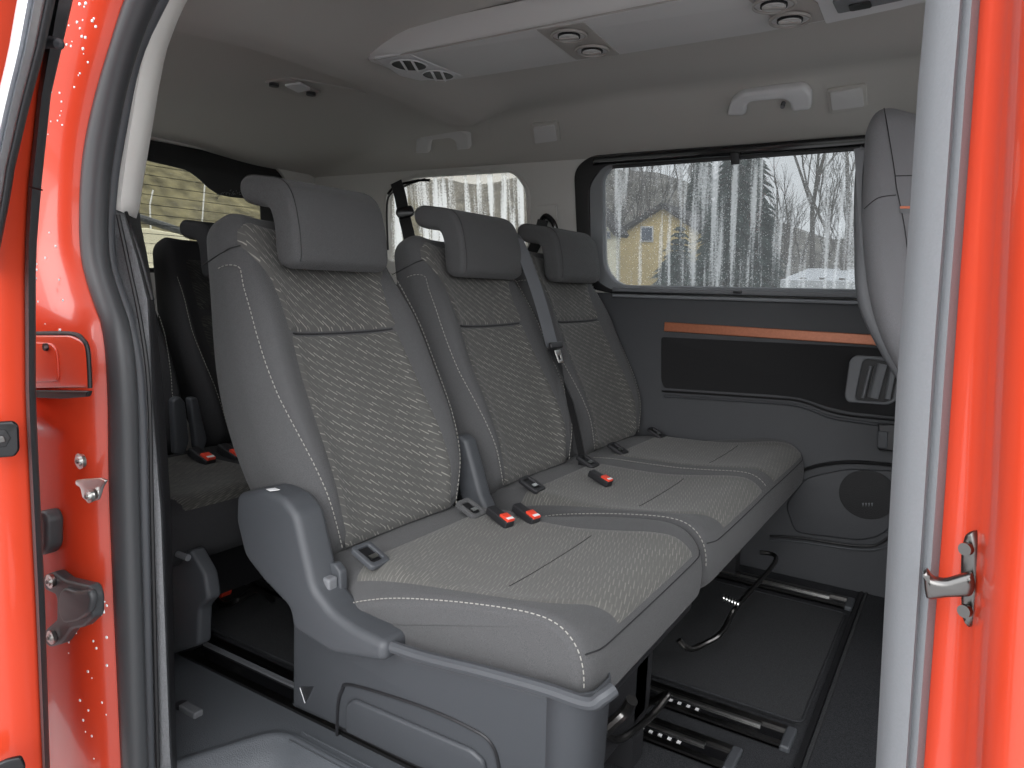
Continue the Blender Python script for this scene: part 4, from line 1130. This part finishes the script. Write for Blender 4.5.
# ================================================================== RIGHT DOOR PILLAR (B)
BL = [(-400, 948), (0, 932), (83, 924), (233, 914), (356, 904), (512, 895), (768, 881), (1200, 858)]
BR = [(-400, 1008), (0, 981), (233, 964), (256, 962), (512, 944), (768, 924), (1200, 890)]
RA = [(-400, 1045), (0, 1010), (256, 996), (512, 984), (640, 975), (768, 968), (1200, 945)]
rowsg, rowsr = [], []
for i in range(30):
    yp = -300 + 1400 * i / 29
    l, r_, a_ = interp(BL, yp), interp(BR, yp), interp(RA, yp)
    w = r_ - l
    rowsg.append([at(l + 6, yp, y=.80), at(l + 1, yp, y=.72), at(l, yp, y=.66), at(l + w * .12, yp, y=.635), at(l + w * .35, yp, y=.618), at(l + w * .55, yp, y=.612), at(l + w * .62, yp, y=.618), at(l + w * .8, yp, y=.612), at(l + w * .94, yp, y=.620), at(r_, yp, y=.640)])
    rowsr.append([at(r_ - 1, yp, y=.650), at(r_ + 1, yp, y=.628), at(r_ + 4, yp, y=.615), at(r_ + (a_ - r_) * .5, yp, y=.610), at(a_ - 2, yp, y=.600), at(a_ + 6, yp, y=.570), at(a_ + 16, yp, y=.540), at(a_ + 30, yp, y=.520), at(a_ + 60, yp, y=.505), at(a_ + 240, yp, y=.50), at(a_ + 1400, yp, y=.50)])
bpg = grid('trim_5', rowsg, 'greyp', smooth=60); md = bpg.modifiers.new('s', 'SOLIDIFY'); md.thickness = .004; tag(bpg, kind='structure')
bpr = grid('wall_front_jamb', rowsr, 'red', smooth=60); md = bpr.modifiers.new('s', 'SOLIDIFY'); md.thickness = .006; md.offset = 0; tag(bpr, kind='structure')
# striker hook
KP = wall_frame(V((-.55, -1, 0)), at(966, 580, y=.595))
sk = pplate('latch_striker', [(963, 534), (972, 530), (976, 545), (977, 585), (974, 620), (967, 630), (960, 620), (958, 585), (959, 548)], KP, .012, .004, 'dsteel', bpr, r=.006, lift=.006)
mb = MB(); mb.cyl(hit(966, 549, KP[3], KP[0] + KP[3] * .012), KP[3], .0045, .004, 18); mb.build('bolt', 'dsteel', sk)
mb = MB(); mb.cyl(hit(965, 611, KP[3], KP[0] + KP[3] * .012), KP[3], .0045, .004, 18); mb.build('bolt', 'dsteel', sk)
arm_fr = wall_frame(V((0, -1, 0)), V((0, .575, 0)))
pplate('hook', [(923, 573), (927, 571), (932, 580), (945, 582), (958, 578), (972, 574), (976, 588), (972, 598), (946, 599), (932, 601), (926, 600), (924, 590)], arm_fr, .012, .004, 'dsteel', sk, r=.003, bevres=4)

# front door side: lower wall and glass towards the front of the van
mb = MB(); mb.box((.95, .62, .45), (.70, .02, .50)); fw_ = mb.build('wall_front_side', 'plas'); tag(fw_, kind='structure')
mb = MB(); mb.box((1.35, 1.68, .35), (.03, 1.05, .40)); fw2 = mb.build('light_block_front', 'plasd'); tag(fw2, kind='structure')  # unseen bulkhead added to cut the light from the open front
# header above the doorway, out of the picture
mb = MB(); mb.box((-.9, .69, 1.68), (2.2, .07, .10)); hd = mb.build('trim_6', 'red'); tag(hd, kind='structure')
# sill below the doorway
mb = MB(); mb.box((-.6, .62, -.30), (2.4, .09, .12)); sl = mb.build('trim_7', 'red'); tag(sl, kind='structure')

# ================================================================== OPEN SLIDING DOOR (left)
dr = empty('door_1', (-1.05, .43, 0), kind='structure')
# leading face seen from the front, in rows
DS_R = [(-300, 138), (0, 73), (95, 51), (190, 41), (256, 36), (400, 36), (600, 45), (768, 50), (1000, 60)]
DS_L = [(-300, 118), (0, 53), (95, 38), (190, 28), (256, 25), (400, 26), (600, 36), (768, 43), (1000, 54)]
rows1, rows2 = [], []
for i in range(40):
    yp = -200 + 1150 * i / 39
    l, r_ = interp(DS_L, yp), interp(DS_R, yp)
    rows1.append([at(l - 1, yp, y=.462), at(l, yp, y=.456), at(l + (r_ - l) * .3, yp, y=.455), at(r_ - 1.5, yp, y=.466), at(r_, yp, y=.475), at(r_ - 14, yp, y=.50)])
    pbase = at(l, yp, y=.462)
    rows2.append([pbase + V((0, .004, 0)), pbase + V((.006, -.010, 0)), pbase + V((.004, -.03, 0)), pbase + V((.002, -.055, 0)), pbase + V((-.01, -.080, 0)), pbase + V((-.04, -.090, 0)), pbase + V((-.14 , -.095, 0)), pbase + V((-.90 + .74 * sstep(.98, 1.02, pbase.z), -.095, 0))])
ds = grid('edge_seal', rows1, 'rub', dr, smooth=60); md = ds.modifiers.new('s', 'SOLIDIFY'); md.thickness = .004
dp = grid('door_skin', rows2, 'red', dr, smooth=60); md = dp.modifiers.new('s', 'SOLIDIFY'); md.thickness = .003
mb = MB(); mb.cyl(at(37, 44, y=.43).lerp(at(48, 44, y=.43), .5), (1, .25, 0), .004, .05, 12, .006); 
mb = MB(); mb.tube([at(42, 42, y=.442), at(50, 42, y=.440), at(59, 44, y=.438), at(61, 45, y=.438)], [.0075, .0065, .006, .002], 12); mb.build('guide_pin', 'plas', dr)
mb = MB(); mb.tube([at(30, 187, y=.452), at(42, 190, y=.452)], .0012, 6); mb.build('seal_joint', 'blk', ds)
# window frame with bright trim at top left
fr_rows = []
for i in range(24):
    yp = -200 + 470 * i / 23
    c_ = interp([(-200, 96), (0, 53), (52, 42), (99, 29), (167, 13), (200, 8), (250, -2), (300, -10)], yp)
    lw = interp([(-200, 38), (0, 36), (100, 32), (250, 28), (300, 26)], yp)
    fr_rows.append([at(c_ - 3, yp, y=.455), at(c_ - 1, yp, y=.425), at(c_ - 3, yp, y=.40), at(c_ - lw * .22, yp, y=.392)])
g_ = grid('frame_seal', fr_rows, 'rub', dr, smooth=60); md = g_.modifiers.new('s', 'SOLIDIFY'); md.thickness = .003
fr_rows = []
for i in range(24):
    yp = -200 + 470 * i / 23
    c_ = interp([(-200, 96), (0, 53), (52, 42), (99, 29), (167, 13), (200, 8), (250, -2), (300, -10)], yp)
    lw = interp([(-200, 38), (0, 36), (100, 32), (250, 28), (300, 26)], yp)
    fr_rows.append([at(c_ - lw * .20, yp, y=.396), at(c_ - lw * .28, yp, y=.388), at(c_ - lw * .5, yp, y=.378), at(c_ - lw * .55, yp, y=.381), at(c_ - lw * .7, yp, y=.372), at(c_ - lw * .95, yp, y=.372), at(c_ - lw, yp, y=.380)])
g_ = grid('frame_trim', fr_rows, 'alu', dr, smooth=60); md = g_.modifiers.new('s', 'SOLIDIFY'); md.thickness = .003
DF = wall_frame(V((.95, -.35, 0)), at(8, 440, y=.425))
lt = pplate('door_latch', [(-14, 423), (14, 421), (19, 426), (20, 450), (15, 457), (-14, 459)], DF, .008, .003, 'gloss', dr, r=.004, lift=.006)
pplate('latch_slot', [(-12, 430), (6, 430), (11, 438), (6, 447), (-12, 448)], DF, .004, .001, 'blk', lt, r=.002, lift=.0075)
pplate('latch_claw', [(-6, 437), (4, 436), (6, 442), (-6, 444)], DF, .004, .001, 'dsteel', lt, r=.002, lift=.009)
pplate('lower_catch', [(-10, 768), (8, 760), (22, 757), (26, 766), (24, 780), (-10, 790)], DF, .008, .003, 'gloss', dr, r=.004, lift=.012)

# ================================================================== OUTSIDE
GZ = -.62
gm = mat('ground_grass', (.06, .065, .04), .95, var=.4, scale=1.5)
mb = MB(); mb.box((0, 20, GZ - .1), (70, 60, .1)); gd = mb.build('floor_ground', gm); gd.name = 'floor'; tag(gd, kind='structure')
asph = mat('asphalt', (.40, .40, .40), .8, bump=.3, scale=40, var=.2)
mb = MB(); mb.box((0, -3, GZ + .005), (14, 9, .006)); pv = mb.build('floor', asph); tag(pv, kind='structure')
yel = mat('yellow_render', (.72, .56, .27), .9, var=.03, scale=3)
crm = mat('cream_render', (.85, .80, .62), .9)
rfm = mat('dark_roof_tiles', (.05, .045, .045), .8, var=.3, scale=4)
gls = mat('window_pane', (.12, .15, .20), .15)
def house(y, pts, wallm, depth, label, ridge, window=None, over=.1):
    fr = wall_frame(V((0, -1, 0)), V((0, y, 0)))
    t = empty('house', at(*pts[-1], y=y), label, 'house')
    pplate('wall', pts, fr, depth, .01, wallm, t)
    for a_, b_ in ridge:
        p, q = at(*a_, y=y), at(*b_, y=y); d = (q - p); nn = V((-d.z, 0, d.x)).normalized()
        if nn.z < 0: nn = -nn
        dn_ = d.normalized(); p, q = p - dn_ * over, q + dn_ * over
        vs = []
        for yy in (y - .25, y + depth + .3):
            for P0, k in ((p, 0), (q, 0), (q, .12), (p, .12)): vs.append(V((P0.x, yy, P0.z)) + nn * k)
        build('roof', vs, [(0, 1, 2, 3), (4, 7, 6, 5), (0, 4, 5, 1), (1, 5, 6, 2), (2, 6, 7, 3), (3, 7, 4, 0)], rfm, t)
    if window:
        for wp in window:
            f_ = pplate('window', wp, fr, .1, .02, 'white', t, lift=.06)
            cx_ = sum(p[0] for p in wp) / 4; cy_ = sum(p[1] for p in wp) / 4
            pplate('pane', [(cx_ + (p[0] - cx_) * .8, cy_ + (p[1] - cy_) * .82) for p in wp], fr, .04, .01, gls, f_, lift=.075)
    return t
house(22, [(617, 237), (664, 208), (702, 234), (702, 340), (617, 340)], yel, 8, 'yellow rendered house with dark gable roof, seen through the side window', [((617, 237), (664, 208)), ((664, 208), (704, 235))], [[(640, 226), (653, 226), (653, 242), (640, 242)]])
house(19, [(576, 190), (590, 200), (616, 234), (616, 340), (576, 340)], crm, .3, 'cream house wall at the left edge of the side window', [((590, 200), (616, 234))], [[(605, 231), (610, 231), (610, 239), (605, 239)]])
house(24, [(698, 262), (716, 250), (735, 262), (735, 340), (698, 340)], yel, 6, 'low yellow outbuilding right of the small conifer', [((698, 262), (716, 250)), ((716, 250), (735, 262))])

barkm = mat('bark', (.10, .088, .078), .95, var=.3, scale=8)
conm = mat('conifer_needles', (.030, .048, .042), .95, var=.4, scale=6)
def conifer(px, ytop, y, rad, label, lean=0.0, seed=0):
    rnd = random.Random(seed)
    top = at(px, ytop, y=y); h = top.z - GZ
    t = empty('conifer', (top.x, y, GZ), label, 'tree')
    vs, fs = [], []
    levels = int(h * 6.5)
    for k in range(levels):
        q = k / levels; z = GZ + h * (.06 + .94 * q); r_ = rad * (1 - q) ** .85 + .12
        nb = max(9, int(30 * (1 - q) + 9))
        for i in range(nb):
            a_ = 2 * PI * (i + rnd.random()) / nb; rr = r_ * rnd.uniform(.7, 1.1)
            d = V((math.cos(a_), math.sin(a_), 0)); s = V((-d.y, d.x, 0)); w = .09 * rr + .05
            b = V((top.x, y, z))
            n0 = len(vs); pr0 = b + V((0, 0, .05))
            vs += [pr0 - s * w * .3, pr0 + s * w * .3, b + d * rr * .55 + s * w - V((0, 0, .12 * rr)), b + d * rr - V((0, 0, rr * .32)), b + d * rr * .55 - s * w - V((0, 0, .12 * rr)), b + d * rr * .5 + V((0, 0, .10 * rr))]
            fs += [(n0, n0 + 1, n0 + 5), (n0 + 1, n0 + 2, n0 + 5), (n0 + 2, n0 + 3, n0 + 5), (n0 + 3, n0 + 4, n0 + 5), (n0 + 4, n0, n0 + 5), (n0, n0 + 4, n0 + 3, n0 + 2, n0 + 1)]
    me = bpy.data.meshes.new('foliage'); me.from_pydata([tuple(v) for v in vs], [], fs); link('foliage', me, conm, t, 0)
    mb = MB(); mb.tube([V((top.x, y, GZ)), top], [.16, .02], 8); mb.build('trunk', barkm, t)
conifer(681, 222, 17, 1.15, 'small dark green conifer in front of the yellow house', seed=1)
conifer(707, 105, 32, 1.25, 'tall dark conifer just behind the yellow house', seed=2)
conifer(750, 85, 21, 1.75, 'tallest dark conifer in the middle of the side window', seed=3)

def bare_tree(px, y, h, label, seed, r0=.14, name='bare_tree', levels=5, spread=.55, group=None, gz=GZ):
    rnd = random.Random(seed); b = at(px, 280, y=y); t = empty(name, (b.x, y, gz), label, 'tree', group)
    mb = MB()
    def grow(p, d, L, r, lv):
        n = 3; pts = [p]; q = p.copy(); dd = d.copy()
        for i in range(n):
            dd = (dd + V((rnd.uniform(-.12, .12), rnd.uniform(-.12, .12), rnd.uniform(0, .08)))).normalized(); q = q + dd * L / n; pts.append(q.copy())
        mb.tube(pts, [max(.006, .62 * r * (1 - .42 * i / n)) for i in range(n + 1)], 5 if lv > 2 else 4, cap=False)
        if lv == 0: return
        for c in range(3 if lv > 1 else 4):
            k = rnd.uniform(.35, 1.0) if c else 1.0
            idx = min(n, max(1, int(k * n + .5)))
            ax = V((rnd.uniform(-1, 1), rnd.uniform(-1, 1), rnd.uniform(-.2, .5))).normalized()
            nd = (dd + ax * (spread if c else .18)).normalized()
            grow(pts[idx], nd, L * rnd.uniform(.58, .80), max(.01, r * (.55 if not c else .42)), lv - 1)
    grow(V((b.x, y, gz)), V((0, 0, 1)), h * .34, r0, levels)
    mb.build('branches', barkm, t)
    return t
bare_tree(812, 19, 11, 'bare tree with wide branches, left of two beside the carport', 11, .15)
bare_tree(836, 17, 10, 'bare tree behind the carport, right of the other', 23, .16)
bare_tree(872, 20, 11, 'bare tree at the right edge of the side window', 5, .15)
# wooded slope beyond
hillm = mat('wooded_slope', (.15, .14, .12), 1, var=.55, scale=.9, detail=8)
def hill(name, pts_rows, m):
    g_ = grid(name, pts_rows, m, smooth=60); tag(g_, kind='structure'); return g_
rows = []
for j in range(16):
    r = []
    for i in range(60):
        x = -75 + i * 2.0; y = 36 + j * 1.6
        hgt = 2.5 + (9.0 * sstep(36, 60, y)) * interp([(-75, 1), (-22, 1), (-16, .55), (-8, .35), (30, .35)], x) + noise.noise(V((x * .2, y * .2, 0))) * 1.2
        r.append(V((x, y, GZ + hgt * sstep(35.5, 40, y))))
    rows.append(r)
hill('hill', rows, hillm)
for k in range(26):
    px = 560 + k * 13.5 + random.uniform(-5, 5)
    bare_tree(px, 38 + random.uniform(0, 10), random.uniform(10, 13.5) * (1.0 if px < 720 else .62), 'distant bare tree on the wooded slope behind the house', 100 + k, .22, 'distant_tree', 4, .5, 'distant bare trees', GZ + 1.5)
# hedge
hm = mat('hedge_twigs', (.06, .055, .045), 1, var=.5, scale=9, detail=6, bump=.8)
# carport
cp = empty('carport', at(820, 282, y=15), 'low white-roofed carport under the bare trees', 'carport')
a_, b_ = at(783, 277, y=15), at(905, 279, y=15)
mb = MB(); mb.box((a_ + b_) / 2 + V((0, 1.2, .0)), ((b_.x - a_.x) / 2, 1.4, .10), Matrix.Rotation(.12, 3, 'X')); mb.build('roof', mat('carport_roof', (.62, .64, .66), .5), cp)
for i in range(7):
    p = a_.lerp(b_, i / 6); mb = MB(); mb.box((p.x, 15.1, (p.z + GZ) / 2), (.05, .05, (p.z - GZ) / 2)); mb.build('post', barkm, cp)
mb = MB(); mb.box(((a_.x + b_.x) / 2, 17.2, (a_.z + GZ) / 2 - .15), ((b_.x - a_.x) / 2, .05, (a_.z - GZ) / 2 - .1)); mb.build('back_wall', crm, cp)

# behind the van: brown bank, shed
bank = mat('dry_grass_bank', (.15, .132, .075), 1, var=.6, scale=2.2, detail=8)
rows = []
for j in range(20):
    rows.append([V((-13 - j * 1.2, -14 + i * 1.3, GZ + 11.0 * sstep(-1, 19, j) + (noise.noise(V((i * .5, j * .5, 3))) * .5 if j else 0))) for i in range(34)])
hill('bank', rows, bank)
sd = empty('shed', (-9, 6, GZ), 'low white shed with a grey sloping roof beam, seen through the rear window', 'shed')
pplate('wall', [(60, 228), (148, 228), (190, 236), (190, 420), (60, 420)], wall_frame(V((1, 0, 0)), V((-9.5, 0, 0))), 1.2, .02, crm, sd)
p, q = at(100, 205, x=-9.2), at(190, 234, x=-9.2); mb = MB(); mb.tube([p, q], .05, 8); mb.build('roof_edge', 'plas', sd)
for k, (px, yb, yt) in enumerate(((205, 225, 182), (153, 205, 190))):
    mb = MB(); mb.tube([at(px - 3, yb, x=-12.5) - V((0, 0, 3.2)), at(px - 3, yb, x=-12.5), at(px, yt, x=-12.5)], .014, 6); po = mb.build('pole', 'handle'); tag(po, ['pale tall leaning pole on the bank behind the rear window', 'short pale pole at the left end of the rear window'][k], 'pole', 'poles on the bank')

# ================================================================== LIGHT
w = bpy.data.worlds.new('overcast'); bpy.context.scene.world = w; w.use_nodes = True
nt = w.node_tree; bg = nt.nodes['Background']
tc = nt.nodes.new('ShaderNodeTexCoord'); sp = nt.nodes.new('ShaderNodeSeparateXYZ'); nt.links.new(tc.outputs['Generated'], sp.inputs[0])
cr = nt.nodes.new('ShaderNodeValToRGB'); nt.links.new(math_node(nt, 'MULTIPLY_ADD', sp.outputs[2], .5, .5), cr.inputs[0])
cr.color_ramp.elements[0].position = .45; cr.color_ramp.elements[0].color = (.30, .30, .30, 1)
cr.color_ramp.elements[1].position = 1; cr.color_ramp.elements[1].color = (1.0, 1.03, 1.08, 1)
e_ = cr.color_ramp.elements.new(.52); e_.color = (.86, .88, .90, 1)
nz = nt.nodes.new('ShaderNodeTexNoise'); nz.inputs['Scale'].default_value = 3; nt.links.new(tc.outputs['Generated'], nz.inputs['Vector'])
mrw = nt.nodes.new('ShaderNodeMapRange'); nt.links.new(nz.outputs['Fac'], mrw.inputs['Value']); mrw.inputs['To Min'].default_value = .9; mrw.inputs['To Max'].default_value = 1.1
vm = nt.nodes.new('ShaderNodeVectorMath'); vm.operation = 'SCALE'; nt.links.new(cr.outputs[0], vm.inputs[0]); nt.links.new(mrw.outputs[0], vm.inputs['Scale'])
nt.links.new(vm.outputs[0], bg.inputs[0]); bg.inputs[1].default_value = 2.0
sky_fill = bpy.data.lights.new('sky_fill', 'SUN'); sky_fill.energy = 1.8; sky_fill.angle = math.radians(60); so = bpy.data.objects.new('sky_fill', sky_fill); C.objects.link(so)  # wide soft lamp added as overcast sky fill, reaches into the cabin
so.rotation_euler = (V((-.35, .80, -.48))).to_track_quat('-Z', 'Y').to_euler()

# ================================================================== CAMERA
cam = bpy.data.cameras.new('camera'); co_ = bpy.data.objects.new('camera', cam); C.objects.link(co_)
cam.sensor_width = 36; cam.lens = F / 1024 * 36; cam.clip_start = .02; cam.clip_end = 300
mw = CW.to_4x4(); mw.translation = EYE; co_.matrix_world = mw
sc = bpy.context.scene; sc.camera = co_
sc.view_settings.view_transform = 'Standard'; sc.view_settings.look = 'None'; sc.view_settings.gamma = 1
sc.view_settings.use_curve_mapping = False; sc.view_settings.exposure = .62
